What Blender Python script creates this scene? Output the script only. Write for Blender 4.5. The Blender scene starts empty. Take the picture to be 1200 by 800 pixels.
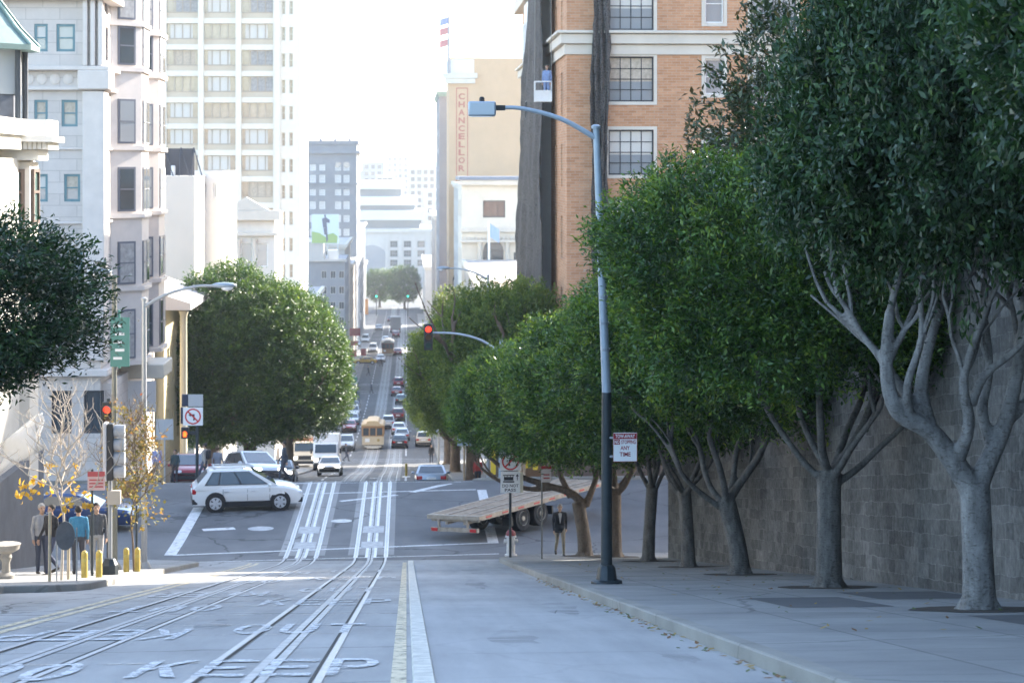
HAZE = .00019; SKY = .15; SUN_E = 4.0; EXPO = 2.3
import math as _m
SUN_EL = _m.radians(26); SUN_AZ = _m.radians(48)
import bpy, bmesh, math, random
import numpy as np
from math import radians, sin, cos, tan, atan, pi, sqrt, hypot
from mathutils import Vector, Matrix

sc = bpy.context.scene
COL = sc.collection
PSI = radians(2.95)          # the camera looks this far to the right of the street's axis

def xat(px, Y):              # lateral position of something seen in column px when it stands Y metres down the street
    return Y * tan(atan((px - 600) / 2400.0) + PSI)

# ------------------------------------------------------------------ street profile (drop below eye level, metres)
PROF = [(-60,-9.1),(0,1.28),(40,8.19),(60,11.65),(68,13.02),(71,13.47),(73,13.66),(76,13.75),(84,13.78),(91,13.82),(93,14.05),(97,14.75),
        (110,17.2),(120,18.7),(140,21.2),(155,23.0),(180,26.3),(200,28.5),(213,29.8),(227,30.8),(260,32.8),(300,34.8),
        (350,36.5),(400,37.8),(500,40.0),(600,42.0),(660,42.9),(900,45.0),(3200,46.0)]
_py = np.array([p[0] for p in PROF], float); _ph = np.array([p[1] for p in PROF], float)
def rz(Y): return -float(np.interp(Y, _py, _ph))
def ysamples(y0, y1):
    s = {y0, y1}
    for p in PROF:
        if y0 < p[0] < y1: s.add(p[0])
    s = sorted(s)
    return s
CURB = 0.14

# ------------------------------------------------------------------ materials
def new_mat(name):
    m = bpy.data.materials.new(name); m.use_nodes = True
    nt = m.node_tree; b = nt.nodes['Principled BSDF']
    return m, nt, b
def N(nt, t, **kw):
    n = nt.nodes.new(t)
    for k, v in kw.items(): setattr(n, k, v)
    return n
_mc = {}
def M(name, col, rough=.6, metal=0., var=0., vs=2.0, bump=0., bs=25., spec=.5, emis=0., ecol=None, coat=0.):
    if name in _mc: return _mc[name]
    m, nt, b = new_mat(name); _mc[name] = m
    c = (*col, 1)
    b.inputs['Base Color'].default_value = c
    b.inputs['Roughness'].default_value = rough
    b.inputs['Metallic'].default_value = metal
    b.inputs['Specular IOR Level'].default_value = spec
    if coat: b.inputs['Coat Weight'].default_value = coat; b.inputs['Coat Roughness'].default_value = .06
    if var or bump:
        tc = N(nt, 'ShaderNodeTexCoord')
    if var:
        nz = N(nt, 'ShaderNodeTexNoise'); nz.inputs['Scale'].default_value = vs; nz.inputs['Detail'].default_value = 6; nz.inputs['Roughness'].default_value = .65
        nt.links.new(tc.outputs['Object'], nz.inputs['Vector'])
        rp = N(nt, 'ShaderNodeValToRGB')
        rp.color_ramp.elements[0].position = .3; rp.color_ramp.elements[1].position = .72
        rp.color_ramp.elements[0].color = (*[x * (1 - var) for x in col], 1)
        rp.color_ramp.elements[1].color = (*[min(1, x * (1 + var)) for x in col], 1)
        nt.links.new(nz.outputs['Fac'], rp.inputs['Fac']); nt.links.new(rp.outputs['Color'], b.inputs['Base Color'])
    if bump:
        nb = N(nt, 'ShaderNodeTexNoise'); nb.inputs['Scale'].default_value = bs; nb.inputs['Detail'].default_value = 5
        nt.links.new(tc.outputs['Object'], nb.inputs['Vector'])
        bp = N(nt, 'ShaderNodeBump'); bp.inputs['Strength'].default_value = bump; bp.inputs['Distance'].default_value = .02
        nt.links.new(nb.outputs['Fac'], bp.inputs['Height']); nt.links.new(bp.outputs['Normal'], b.inputs['Normal'])
    if emis:
        b.inputs['Emission Color'].default_value = (*(ecol or col), 1); b.inputs['Emission Strength'].default_value = emis
    return m

def pavement_mat(name, dark, light, stretch=(1, .12, 1), rough=.8, joints=None, crack=.5, tint=None):
    """concrete or asphalt: broad stains stretched along the street, fine grain, optional slab joints and hairline cracks"""
    m, nt, b = new_mat(name); L = nt.links.new
    tc = N(nt, 'ShaderNodeTexCoord'); mp = N(nt, 'ShaderNodeMapping'); mp.inputs['Scale'].default_value = stretch
    L(tc.outputs['Object'], mp.inputs['Vector'])
    n1 = N(nt, 'ShaderNodeTexNoise'); n1.inputs['Scale'].default_value = 1.1; n1.inputs['Detail'].default_value = 8; n1.inputs['Roughness'].default_value = .62
    L(mp.outputs['Vector'], n1.inputs['Vector'])
    n2 = N(nt, 'ShaderNodeTexNoise'); n2.inputs['Scale'].default_value = .22; n2.inputs['Detail'].default_value = 4
    L(tc.outputs['Object'], n2.inputs['Vector'])
    n3 = N(nt, 'ShaderNodeTexNoise'); n3.inputs['Scale'].default_value = 38; n3.inputs['Detail'].default_value = 3
    L(tc.outputs['Object'], n3.inputs['Vector'])
    a = N(nt, 'ShaderNodeMath', operation='ADD'); L(n1.outputs['Fac'], a.inputs[0]); L(n2.outputs['Fac'], a.inputs[1])
    a2 = N(nt, 'ShaderNodeMath', operation='MULTIPLY_ADD'); L(n3.outputs['Fac'], a2.inputs[0]); a2.inputs[1].default_value = .35; L(a.outputs[0], a2.inputs[2])
    rp = N(nt, 'ShaderNodeValToRGB'); rp.color_ramp.elements[0].position = .78 / 1.0 * .5 + .1; rp.color_ramp.elements[1].position = .85
    sc_ = N(nt, 'ShaderNodeMath', operation='MULTIPLY'); L(a2.outputs[0], sc_.inputs[0]); sc_.inputs[1].default_value = .55
    rp.color_ramp.elements[0].color = (*dark, 1); rp.color_ramp.elements[1].color = (*light, 1)
    L(sc_.outputs[0], rp.inputs['Fac'])
    out = rp.outputs['Color']
    if crack:
        vo = N(nt, 'ShaderNodeTexVoronoi', feature='DISTANCE_TO_EDGE'); vo.inputs['Scale'].default_value = .22
        nw = N(nt, 'ShaderNodeTexNoise'); nw.inputs['Scale'].default_value = 1.3; nw.inputs['Detail'].default_value = 4
        L(tc.outputs['Object'], nw.inputs['Vector'])
        mx = N(nt, 'ShaderNodeMix', data_type='RGBA'); mx.inputs[0].default_value = .35
        L(tc.outputs['Object'], mx.inputs[6]); L(nw.outputs['Color'], mx.inputs[7])
        L(mx.outputs[2], vo.inputs['Vector'])
        lt = N(nt, 'ShaderNodeMath', operation='LESS_THAN'); L(vo.outputs['Distance'], lt.inputs[0]); lt.inputs[1].default_value = .0045
        ml = N(nt, 'ShaderNodeMath', operation='MULTIPLY'); L(lt.outputs[0], ml.inputs[0]); ml.inputs[1].default_value = crack
        mc = N(nt, 'ShaderNodeMix', data_type='RGBA'); L(ml.outputs[0], mc.inputs[0]); L(out, mc.inputs[6]); mc.inputs[7].default_value = (*[x * .35 for x in dark], 1)
        out = mc.outputs[2]
    if joints:
        br = N(nt, 'ShaderNodeTexBrick'); br.offset = 0; br.inputs['Scale'].default_value = 1
        br.inputs['Brick Width'].default_value = joints[0]; br.inputs['Row Height'].default_value = joints[1]; br.inputs['Mortar Size'].default_value = .012
        br.inputs['Color1'].default_value = (1, 1, 1, 1); br.inputs['Color2'].default_value = (.86, .86, .86, 1); br.inputs['Mortar'].default_value = (.4, .4, .4, 1)
        L(tc.outputs['Object'], br.inputs['Vector'])
        mj = N(nt, 'ShaderNodeMix', data_type='RGBA', blend_type='MULTIPLY'); mj.inputs[0].default_value = 1
        L(out, mj.inputs[6]); L(br.outputs['Color'], mj.inputs[7]); out = mj.outputs[2]
    L(out, b.inputs['Base Color'])
    b.inputs['Roughness'].default_value = rough
    bp = N(nt, 'ShaderNodeBump'); bp.inputs['Strength'].default_value = .25; bp.inputs['Distance'].default_value = .01
    L(n3.outputs['Fac'], bp.inputs['Height']); L(bp.outputs['Normal'], b.inputs['Normal'])
    return m

def masonry_mat(name, c1, c2, mortar, bw, bh, msize, slope=0., bump=.6, rough=.85, nscale=7., offset=.5, stain=.35, warp=0.):
    """courses of stone or brick on any upright face: u = x + y, v = z (+ slope along the street)"""
    m, nt, b = new_mat(name); L = nt.links.new
    tc = N(nt, 'ShaderNodeTexCoord'); sp = N(nt, 'ShaderNodeSeparateXYZ'); L(tc.outputs['Object'], sp.inputs[0])
    u = N(nt, 'ShaderNodeMath', operation='ADD'); L(sp.outputs[0], u.inputs[0]); L(sp.outputs[1], u.inputs[1])
    v = N(nt, 'ShaderNodeMath', operation='MULTIPLY_ADD'); L(sp.outputs[1], v.inputs[0]); v.inputs[1].default_value = slope; L(sp.outputs[2], v.inputs[2])
    cb = N(nt, 'ShaderNodeCombineXYZ'); L(u.outputs[0], cb.inputs[0]); L(v.outputs[0], cb.inputs[1])
    if warp:
        wn = N(nt, 'ShaderNodeTexNoise'); wn.inputs['Scale'].default_value = 1.7; wn.inputs['Detail'].default_value = 4; L(tc.outputs['Object'], wn.inputs['Vector'])
        ws = N(nt, 'ShaderNodeVectorMath', operation='SCALE'); L(wn.outputs['Color'], ws.inputs[0]); ws.inputs['Scale'].default_value = warp
        wa = N(nt, 'ShaderNodeVectorMath', operation='ADD'); L(cb.outputs[0], wa.inputs[0]); L(ws.outputs[0], wa.inputs[1]); cb = wa
    br = N(nt, 'ShaderNodeTexBrick'); br.offset = offset; br.inputs['Scale'].default_value = 1
    br.inputs['Brick Width'].default_value = bw; br.inputs['Row Height'].default_value = bh; br.inputs['Mortar Size'].default_value = msize
    br.inputs['Color1'].default_value = (*c1, 1); br.inputs['Color2'].default_value = (*c2, 1); br.inputs['Mortar'].default_value = (*mortar, 1)
    br.inputs['Mortar Smooth'].default_value = .3
    L(cb.outputs[0], br.inputs['Vector'])
    nz = N(nt, 'ShaderNodeTexNoise'); nz.inputs['Scale'].default_value = nscale; nz.inputs['Detail'].default_value = 8; nz.inputs['Roughness'].default_value = .7
    L(tc.outputs['Object'], nz.inputs['Vector'])
    n2 = N(nt, 'ShaderNodeTexNoise'); n2.inputs['Scale'].default_value = .5; n2.inputs['Detail'].default_value = 5
    L(tc.outputs['Object'], n2.inputs['Vector'])
    rp = N(nt, 'ShaderNodeValToRGB'); rp.color_ramp.elements[0].position = .3; rp.color_ramp.elements[1].position = .7
    rp.color_ramp.elements[0].color = (1 - stain,) * 3 + (1,); rp.color_ramp.elements[1].color = (1 + stain * .6,) * 3 + (1,)
    ad = N(nt, 'ShaderNodeMath', operation='MULTIPLY_ADD'); L(nz.outputs['Fac'], ad.inputs[0]); ad.inputs[1].default_value = .5
    hf = N(nt, 'ShaderNodeMath', operation='MULTIPLY'); L(n2.outputs['Fac'], hf.inputs[0]); hf.inputs[1].default_value = .5
    L(hf.outputs[0], ad.inputs[2]); L(ad.outputs[0], rp.inputs['Fac'])
    mx = N(nt, 'ShaderNodeMix', data_type='RGBA', blend_type='MULTIPLY'); mx.inputs[0].default_value = 1
    L(br.outputs['Color'], mx.inputs[6]); L(rp.outputs['Color'], mx.inputs[7])
    L(mx.outputs[2], b.inputs['Base Color']); b.inputs['Roughness'].default_value = rough
    hb = N(nt, 'ShaderNodeMath', operation='MULTIPLY_ADD'); L(nz.outputs['Fac'], hb.inputs[0]); hb.inputs[1].default_value = .9
    iv = N(nt, 'ShaderNodeMath', operation='SUBTRACT'); iv.inputs[0].default_value = 1; L(br.outputs['Fac'], iv.inputs[1])
    L(iv.outputs[0], hb.inputs[2])
    bp = N(nt, 'ShaderNodeBump'); bp.inputs['Strength'].default_value = bump; bp.inputs['Distance'].default_value = .09 if bump > .9 else .04
    L(hb.outputs[0], bp.inputs['Height']); L(bp.outputs['Normal'], b.inputs['Normal'])
    return m

def leaf_mat(name, stops, trans=.3, rough=.38):
    m, nt, b = new_mat(name); L = nt.links.new
    at = N(nt, 'ShaderNodeAttribute', attribute_name='lv')
    rp = N(nt, 'ShaderNodeValToRGB')
    els = rp.color_ramp.elements
    els[0].position, els[0].color = stops[0][0], (*stops[0][1], 1)
    els[1].position, els[1].color = stops[-1][0], (*stops[-1][1], 1)
    for p, c in stops[1:-1]:
        e = els.new(p); e.color = (*c, 1)
    L(at.outputs['Fac'], rp.inputs['Fac'])
    L(rp.outputs['Color'], b.inputs['Base Color']); b.inputs['Roughness'].default_value = rough; b.inputs['Specular IOR Level'].default_value = .45
    tr = N(nt, 'ShaderNodeBsdfTranslucent')
    hs = N(nt, 'ShaderNodeHueSaturation'); hs.inputs['Hue'].default_value = .475; hs.inputs['Value'].default_value = 1.7; hs.inputs['Saturation'].default_value = 1.1
    L(rp.outputs['Color'], hs.inputs['Color']); L(hs.outputs['Color'], tr.inputs['Color'])
    mx = N(nt, 'ShaderNodeMixShader'); mx.inputs[0].default_value = trans
    L(b.outputs[0], mx.inputs[1]); L(tr.outputs[0], mx.inputs[2])
    L(mx.outputs[0], nt.nodes['Material Output'].inputs['Surface'])
    return m

# ------------------------------------------------------------------ mesh builder
class MB:
    def __init__(s): s.v = []; s.f = []; s.m = []
    def add(s, vs, fs, m=0):
        o = len(s.v); s.v.extend([tuple(p) for p in vs])
        for f in fs: s.f.append(tuple(i + o for i in f)); s.m.append(m)
    def quad(s, a, b, c, d, m=0): s.add([a, b, c, d], [(0, 1, 2, 3)], m)
    def box(s, x0, x1, y0, y1, z0, z1, m=0):
        s.add([(x0,y0,z0),(x1,y0,z0),(x1,y1,z0),(x0,y1,z0),(x0,y0,z1),(x1,y0,z1),(x1,y1,z1),(x0,y1,z1)],
              [(0,3,2,1),(4,5,6,7),(0,1,5,4),(1,2,6,5),(2,3,7,6),(3,0,4,7)], m)
    def tube(s, pts, rad, n=8, m=0, cap=True):
        pts = [Vector(p) for p in pts]
        if not hasattr(rad, '__len__'): rad = [rad] * len(pts)
        o = len(s.v); up = Vector((0, 0, 1)); prev = None
        for i, p in enumerate(pts):
            d = (pts[min(i + 1, len(pts) - 1)] - pts[max(i - 1, 0)])
            if d.length < 1e-9: d = Vector((0, 0, 1))
            d.normalize()
            if prev is None:
                a = d.cross(Vector((1, 0, 0)) if abs(d.x) < .9 else Vector((0, 1, 0))).normalized()
            else:
                a = (prev - d * prev.dot(d))
                a = a.normalized() if a.length > 1e-6 else d.orthogonal().normalized()
            prev = a; b = d.cross(a)
            for k in range(n):
                t = 2 * pi * k / n
                s.v.append(tuple(p + (a * cos(t) + b * sin(t)) * rad[i]))
        for i in range(len(pts) - 1):
            for k in range(n):
                k2 = (k + 1) % n
                s.f.append((o + i*n + k, o + i*n + k2, o + (i+1)*n + k2, o + (i+1)*n + k)); s.m.append(m)
        if cap:
            s.f.append(tuple(o + k for k in range(n))[::-1]); s.m.append(m)
            e = o + (len(pts) - 1) * n
            s.f.append(tuple(e + k for k in range(n))); s.m.append(m)
    def lathe(s, prof, n=16, m=0, c=(0, 0, 0), axis='z'):
        o = len(s.v)
        for r, z in prof:
            for k in range(n):
                t = 2 * pi * k / n
                if axis == 'z': p = (c[0] + r*cos(t), c[1] + r*sin(t), c[2] + z)
                elif axis == 'x': p = (c[0] + z, c[1] + r*cos(t), c[2] + r*sin(t))
                else: p = (c[0] + r*cos(t), c[1] + z, c[2] + r*sin(t))
                s.v.append(p)
        for i in range(len(prof) - 1):
            for k in range(n):
                k2 = (k + 1) % n
                s.f.append((o+i*n+k, o+i*n+k2, o+(i+1)*n+k2, o+(i+1)*n+k)); s.m.append(m)
        s.f.append(tuple(o + k for k in range(n))[::-1]); s.m.append(m)
        e = o + (len(prof)-1)*n; s.f.append(tuple(e + k for k in range(n))); s.m.append(m)
    def ball(s, c, r, n=10, m=0):
        if not hasattr(r, '__len__'): r = (r, r, r)
        o = len(s.v); rows = max(4, n // 2 + 1)
        s.v.append((c[0], c[1], c[2] - r[2]))
        for i in range(1, rows):
            ph = -pi/2 + pi * i / rows
            for k in range(n):
                t = 2*pi*k/n; s.v.append((c[0] + r[0]*cos(ph)*cos(t), c[1] + r[1]*cos(ph)*sin(t), c[2] + r[2]*sin(ph)))
        s.v.append((c[0], c[1], c[2] + r[2])); top = len(s.v) - 1
        for k in range(n):
            s.f.append((o, o+1+(k+1) % n, o+1+k)); s.m.append(m)
            s.f.append((top, top-n+k, top-n+(k+1) % n)); s.m.append(m)
        for i in range(rows - 2):
            for k in range(n):
                k2 = (k+1) % n; a = o+1+i*n
                s.f.append((a+k, a+k2, a+n+k2, a+n+k)); s.m.append(m)
    def prism(s, poly, axis, a0, a1, m=0):
        n = len(poly)
        def P(u, v, a): return {'x': (a, u, v), 'y': (u, a, v), 'z': (u, v, a)}[axis]
        s.add([P(u, v, a0) for u, v in poly] + [P(u, v, a1) for u, v in poly],
              [tuple(range(n))[::-1], tuple(range(n, 2*n))] + [(i, (i+1) % n, n + (i+1) % n, n + i) for i in range(n)], m)
    def mesh(s, name, mats, smooth=False, angle=40):
        me = bpy.data.meshes.new(name); me.from_pydata(s.v, [], s.f)
        for mt in (mats if isinstance(mats, (list, tuple)) else [mats]): me.materials.append(mt)
        if any(s.m): me.polygons.foreach_set('material_index', s.m)
        if smooth:
            me.polygons.foreach_set('use_smooth', [True] * len(me.polygons)); me.update(); me.set_sharp_from_angle(angle=radians(angle))
        me.update(); return me
    def build(s, name, mats, parent=None, loc=(0,0,0), rz=0., bevel=0., smooth=False, angle=40, segs=2, rot=None):
        bm = None
        me = s.mesh(name, mats, smooth and not bevel, angle)
        if bevel or smooth:
            bm = bmesh.new(); bm.from_mesh(me); bmesh.ops.recalc_face_normals(bm, faces=bm.faces); bm.to_mesh(me); bm.free()
        o = link(name, me, parent, loc, rz, rot)
        if bevel:
            md = o.modifiers.new('bevel', 'BEVEL'); md.width = bevel; md.segments = segs; md.limit_method = 'ANGLE'; md.angle_limit = radians(28)
            me.polygons.foreach_set('use_smooth', [True] * len(me.polygons)); me.set_sharp_from_angle(angle=radians(50))
        return o

def link(name, data, parent=None, loc=(0,0,0), rz=0., rot=None):
    o = bpy.data.objects.new(name, data); COL.objects.link(o)
    o.location = loc; o.rotation_euler = rot if rot else (0, 0, rz)
    if parent: o.parent = parent
    return o
def tag(o, label=None, cat=None, group=None, kind=None):
    if label: o['label'] = label
    if cat: o['category'] = cat
    if group: o['group'] = group
    if kind: o['kind'] = kind
    return o
def thing(name, label, cat, loc=(0,0,0), rz=0., group=None):
    return tag(link(name, None, None, loc, rz), label, cat, group)
def structure(o): o['kind'] = 'structure'; return o

def copy_tree(o, parent=None):
    c = o.copy(); COL.objects.link(c)
    if parent: c.parent = parent
    for ch in KIDS.get(o.name, [q for q in o.children]): copy_tree(ch, c)
    return c
KIDS = {}

def bake(o):                               # modifiers -> plain mesh
    bpy.context.view_layer.update()
    dg = bpy.context.evaluated_depsgraph_get()
    me = bpy.data.meshes.new_from_object(o.evaluated_get(dg))
    o.modifiers.clear(); o.data = me
    return o

_tx = {}
def text_geo(body, bold=.0):
    k = (body, bold)
    if k in _tx: return _tx[k]
    cu = bpy.data.curves.new('lettering', 'FONT'); cu.body = body; cu.size = 1; cu.offset = bold; cu.resolution_u = 3
    cu.align_x = 'CENTER'
    o = link('lettering', cu); bpy.context.view_layer.update()
    me = bpy.data.meshes.new_from_object(o.evaluated_get(bpy.context.evaluated_depsgraph_get()))
    vs = [tuple(v.co) for v in me.vertices]; fs = [tuple(p.vertices) for p in me.polygons]
    bpy.data.objects.remove(o); bpy.data.curves.remove(cu); bpy.data.meshes.remove(me)
    _tx[k] = (vs, fs); return vs, fs
def text_fit(mb, body, cx, cz, w, h, y=-.004, m=0, bold=.02):   # upright lettering that fills w x h, facing -Y
    vs, fs = text_geo(body, bold)
    x0 = min(v[0] for v in vs); x1 = max(v[0] for v in vs); y0 = min(v[1] for v in vs); y1 = max(v[1] for v in vs)
    mb.add([(cx + ((v[0]-x0)/(x1-x0)-.5)*w, y, cz + ((v[1]-y0)/(y1-y0)-.5)*h) for v in vs], fs, m)

# common materials
white_paint = M('white_paint', (.78,.78,.76), .45, var=.06)
cream = M('cream_stone', (.62,.57,.49), .8, var=.1, vs=.6)
metal_grey = M('galvanised_steel', (.42,.46,.5), .45, .6, var=.12, vs=6)
dark_metal = M('dark_green_metal', (.03,.04,.045), .5, .2, var=.2, vs=8)
black = M('black_plastic', (.012,.012,.014), .5)
rubber = M('tyre_rubber', (.02,.02,.022), .85)
chrome = M('bright_alloy', (.62,.63,.65), .3, .8)
glass = M('window_glass', (.05,.065,.075), .06, spec=.9)
car_glass = M('car_glass', (.035,.05,.06), .05, spec=.9)
red_lamp = M('red_lens', (.45,.01,.012), .2)
lit_red = M('lit_red_lens', (.6,.02,.01), .3, emis=.9, ecol=(1,.03,.012))
lit_orange = M('lit_orange_hand', (.7,.12,.02), .3, emis=.9, ecol=(1,.10,.01))
lit_green = M('lit_green_lens', (.03,.6,.4), .3, emis=.9, ecol=(.02,.9,.5))
clear_lamp = M('headlamp_lens', (.75,.77,.8), .12, spec=.9)
headlight_on = M('lit_headlamp', (1,.95,.85), .2, emis=2.5, ecol=(1,.93,.8))
sign_white = M('sign_white', (.8,.8,.79), .4)
sign_red = M('sign_red', (.30,.012,.02), .4)
sign_black = M('sign_black', (.02,.02,.025), .4)
sign_green = M('sign_green', (.09,.24,.2), .5)
sign_back = M('bare_aluminium', (.5,.52,.54), .4, .5)
yellow_paint = M('yellow_paint', (.45,.33,.07), .5, var=.2, vs=6)
wood_pale = M('pale_stake_wood', (.45,.36,.24), .8, var=.2, vs=8)
# ================================================================== GROUND
conc_near = pavement_mat('street_concrete', (.24,.238,.23), (.40,.395,.385), (1.6,.10,1), crack=.75)
conc_lane = pavement_mat('lane_concrete', (.27,.27,.27), (.43,.43,.425), (1.9,.05,1), crack=.1)
asph = pavement_mat('asphalt', (.085,.087,.09), (.17,.17,.17), (.6,.3,1), crack=.7)
asph2 = pavement_mat('worn_asphalt', (.085,.087,.09), (.135,.135,.135), (1.5,.05,1), crack=.5)
walk = pavement_mat('sidewalk_concrete', (.21,.208,.2), (.36,.352,.335), (.7,.7,1), joints=(1.5,1.5), crack=.5)
kerbm = pavement_mat('kerb_concrete', (.2,.19,.165), (.36,.345,.31), (.6,.6,1), crack=.3)
track_bed = pavement_mat('track_bed_concrete', (.2,.198,.19), (.32,.312,.3), (2.,.15,1), crack=.6)
def worn_paint(name, col, cover, vs=7.):
    m = M(name, col, .65, var=.2, vs=vs); nt = m.node_tree; L = nt.links.new; b = nt.nodes['Principled BSDF']
    tc = N(nt, 'ShaderNodeTexCoord'); nz = N(nt, 'ShaderNodeTexNoise'); nz.inputs['Scale'].default_value = vs; nz.inputs['Detail'].default_value = 9; nz.inputs['Roughness'].default_value = .75
    L(tc.outputs['Object'], nz.inputs['Vector']); r = N(nt, 'ShaderNodeValToRGB'); r.color_ramp.elements[0].position = cover-.07; r.color_ramp.elements[1].position = cover+.07
    L(nz.outputs['Fac'], r.inputs['Fac']); L(r.outputs['Color'], b.inputs['Alpha']); return m
paint = worn_paint('road_paint', (.62,.62,.61), .36, 5)
paint_worn = worn_paint('worn_road_paint', (.54,.55,.56), .45, 6)
paint_yel = worn_paint('worn_yellow_paint', (.58,.49,.33), .42, 6)
rail = M('polished_rail', (.40,.40,.405), .5, .4, var=.2, vs=8)
slotm = M('slot_black', (.01,.01,.01), .8)
steel_strip = M('slot_steel', (.38,.38,.38), .6, .3, var=.3, vs=4)
earth = M('dark_earth', (.055,.043,.032), .95, var=.4, vs=9, bump=.6)

def sheet(name, xs, ys, mat, dz=0., xf=None):
    mb = MB(); n = len(xs)
    vs = [(x, y, rz(y) + dz + (xf(x) if xf else 0)) for y in ys for x in xs]
    mb.add(vs, [(j*n+i, j*n+i+1, (j+1)*n+i+1, (j+1)*n+i) for j in range(len(ys)-1) for i in range(n-1)])
    return structure(mb.build(name, mat))
def strip(mb, x0, x1, y0, y1, dz, m=0):
    ys = ysamples(y0, y1)
    for a, b in zip(ys, ys[1:]):
        mb.quad((x0,a,rz(a)+dz), (x1,a,rz(a)+dz), (x1,b,rz(b)+dz), (x0,b,rz(b)+dz), m)
def lstrip(mb, p, q, w, dz, m=0):           # painted line from p to q (x, y), width w, split so it hugs the profile
    d = Vector((q[0]-p[0], q[1]-p[1])); L = d.length; d /= L; nrm = Vector((-d.y, d.x)) * w/2
    k = max(1, int(L / 1.5)); ring = []
    for i in range(k + 1):
        c = Vector(p) + d * L * i / k
        a, b = c + nrm, c - nrm
        ring.append(((a.x, a.y, rz(a.y)+dz), (b.x, b.y, rz(b.y)+dz)))
    for (a, b), (c, e) in zip(ring, ring[1:]): mb.quad(a, b, e, c, m)
def poly_slab(name, poly, mat, top=CURB, dz0=-.3):
    """raised slab with the outline poly (x, y), its top following the street profile"""
    bm = bmesh.new(); vs = [bm.verts.new((x, y, 0)) for x, y in poly]; bm.faces.new(vs)
    ymin = min(p[1] for p in poly); ymax = max(p[1] for p in poly)
    for yy in ysamples(ymin, ymax)[1:-1]:
        bmesh.ops.bisect_plane(bm, geom=bm.verts[:] + bm.edges[:] + bm.faces[:], plane_co=(0, yy, 0), plane_no=(0, 1, 0))
    r = bmesh.ops.extrude_face_region(bm, geom=bm.faces[:])
    topv = [g for g in r['geom'] if isinstance(g, bmesh.types.BMVert)]; ts = set(topv)
    for v in bm.verts: v.co.z = rz(v.co.y) + (top if v in ts else dz0)
    bmesh.ops.recalc_face_normals(bm, faces=bm.faces)
    me = bpy.data.meshes.new(name); bm.to_mesh(me); bm.free(); me.materials.append(mat)
    return structure(link(name, me))

ter = M('hillside', (.12,.12,.11), .9, var=.3, vs=.05)
sheet('terrain', [-600,-60,-12.5,9,60,600], ysamples(-40, 2400), ter, -.55)
sheet('street', [-14.5,.21], ysamples(-12, 71), conc_near)
sheet('street_lane', [.2105,4.2], ysamples(-12, 71), conc_lane)
sheet('intersection', [-90,-12,-3,4,60], ysamples(71, 92), asph)
sheet('street_beyond', [-14.5,-3,4.2], ysamples(92, 660), asph2)

# sidewalks
KR = 3.12
def kerb_line(name, pts, w=.17):
    """kerb stones along pts (x, y); the sidewalk lies on the left of the walking direction of pts"""
    mb = MB(); n = len(pts); ins = []; outp = []
    for i, p in enumerate(pts):
        a = Vector(pts[max(0, i-1)]); b = Vector(pts[min(n-1, i+1)]); d = (b - a).normalized()
        ins.append((p[0] + -d.y * w, p[1] + d.x * w)); outp.append((p[0] + d.y*.012, p[1] - d.x*.012))
    t = CURB + .004; pts = outp
    for i in range(n - 1):
        p, q, r, s_ = pts[i], pts[i+1], ins[i+1], ins[i]
        mb.quad((*p, rz(p[1])-.2), (*q, rz(q[1])-.2), (q[0]+.015*0, q[1], rz(q[1])+t-.02), (p[0], p[1], rz(p[1])+t-.02))
        e = .02
        pi_ = (p[0]+(s_[0]-p[0])*e/w, p[1]+(s_[1]-p[1])*e/w); qi_ = (q[0]+(r[0]-q[0])*e/w, q[1]+(r[1]-q[1])*e/w)
        mb.quad((p[0],p[1],rz(p[1])+t-.02), (q[0],q[1],rz(q[1])+t-.02), (*qi_, rz(q[1])+t), (*pi_, rz(p[1])+t))
        mb.quad((*pi_, rz(p[1])+t), (*qi_, rz(q[1])+t), (*r, rz(r[1])+t), (*s_, rz(s_[1])+t))
    return structure(mb.build(name, kerbm, smooth=True, angle=60))
def arc(cx, cy, r, a0, a1, n=8): return [(cx + r*cos(radians(a0+(a1-a0)*i/n)), cy + r*sin(radians(a0+(a1-a0)*i/n))) for i in range(n+1)]
def dens(pts, step=3.0):
    out = [pts[0]]
    for a, b in zip(pts, pts[1:]):
        k = max(1, int(hypot(b[0]-a[0], b[1]-a[1]) / step))
        for i in range(1, k+1): out.append((a[0]+(b[0]-a[0])*i/k, a[1]+(b[1]-a[1])*i/k))
    return out
right_k = dens([(60,71.4),(8,71.4)] ) + arc(KR+2.6, 68.8, 2.6, 90, 180) + dens([(KR,68.5),(KR,-12)])[0:]
poly_slab('sidewalk_right', right_k + [(12,-12),(12,66),(60,66)], walk)
kerb_line('kerb_right', right_k)
left_k = dens([(-8.3,-12),(-8.3,39.5)]) + [(-8.0,41.2),(-7.2,41.6),(-6.75,42.3),(-6.6,43.2)] + dens([(-6.6,44),(-6.75,61)]) + arc(-10.25,66.8,3.5,5,90,7) + dens([(-11,70.5),(-90,70.5)])
poly_slab('sidewalk_left', left_k + [(-90,60),(-16,60),(-16,-12)], walk)
kerb_line('kerb_left', left_k)
KB = 3.15
rb_k = dens([(KB,600),(KB,97)],6)+ arc(KB+3.5, 96, 3.5, 180, 270, 7) + dens([(7,92.5),(60,92.5)])
poly_slab('sidewalk_right_beyond', rb_k + [(60,96.5),(9.2,97.5),(9.2,600)], walk)
kerb_line('kerb_right_beyond', rb_k)
lb_k = dens([(-90,92.6),(-15,92.6)]) + arc(-14.6,95.6,3,-90,0,6) + dens([(-11.6,96),(-11.6,106)]) + [(-9.6,110),(-8.3,112)] + dens([(-8.3,114),(-8.3,600)],6)
poly_slab('sidewalk_left_beyond', lb_k + [(-14.4,600),(-14.4,110),(-16,98),(-90,98)], walk)
kerb_line('kerb_left_beyond', lb_k)

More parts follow.
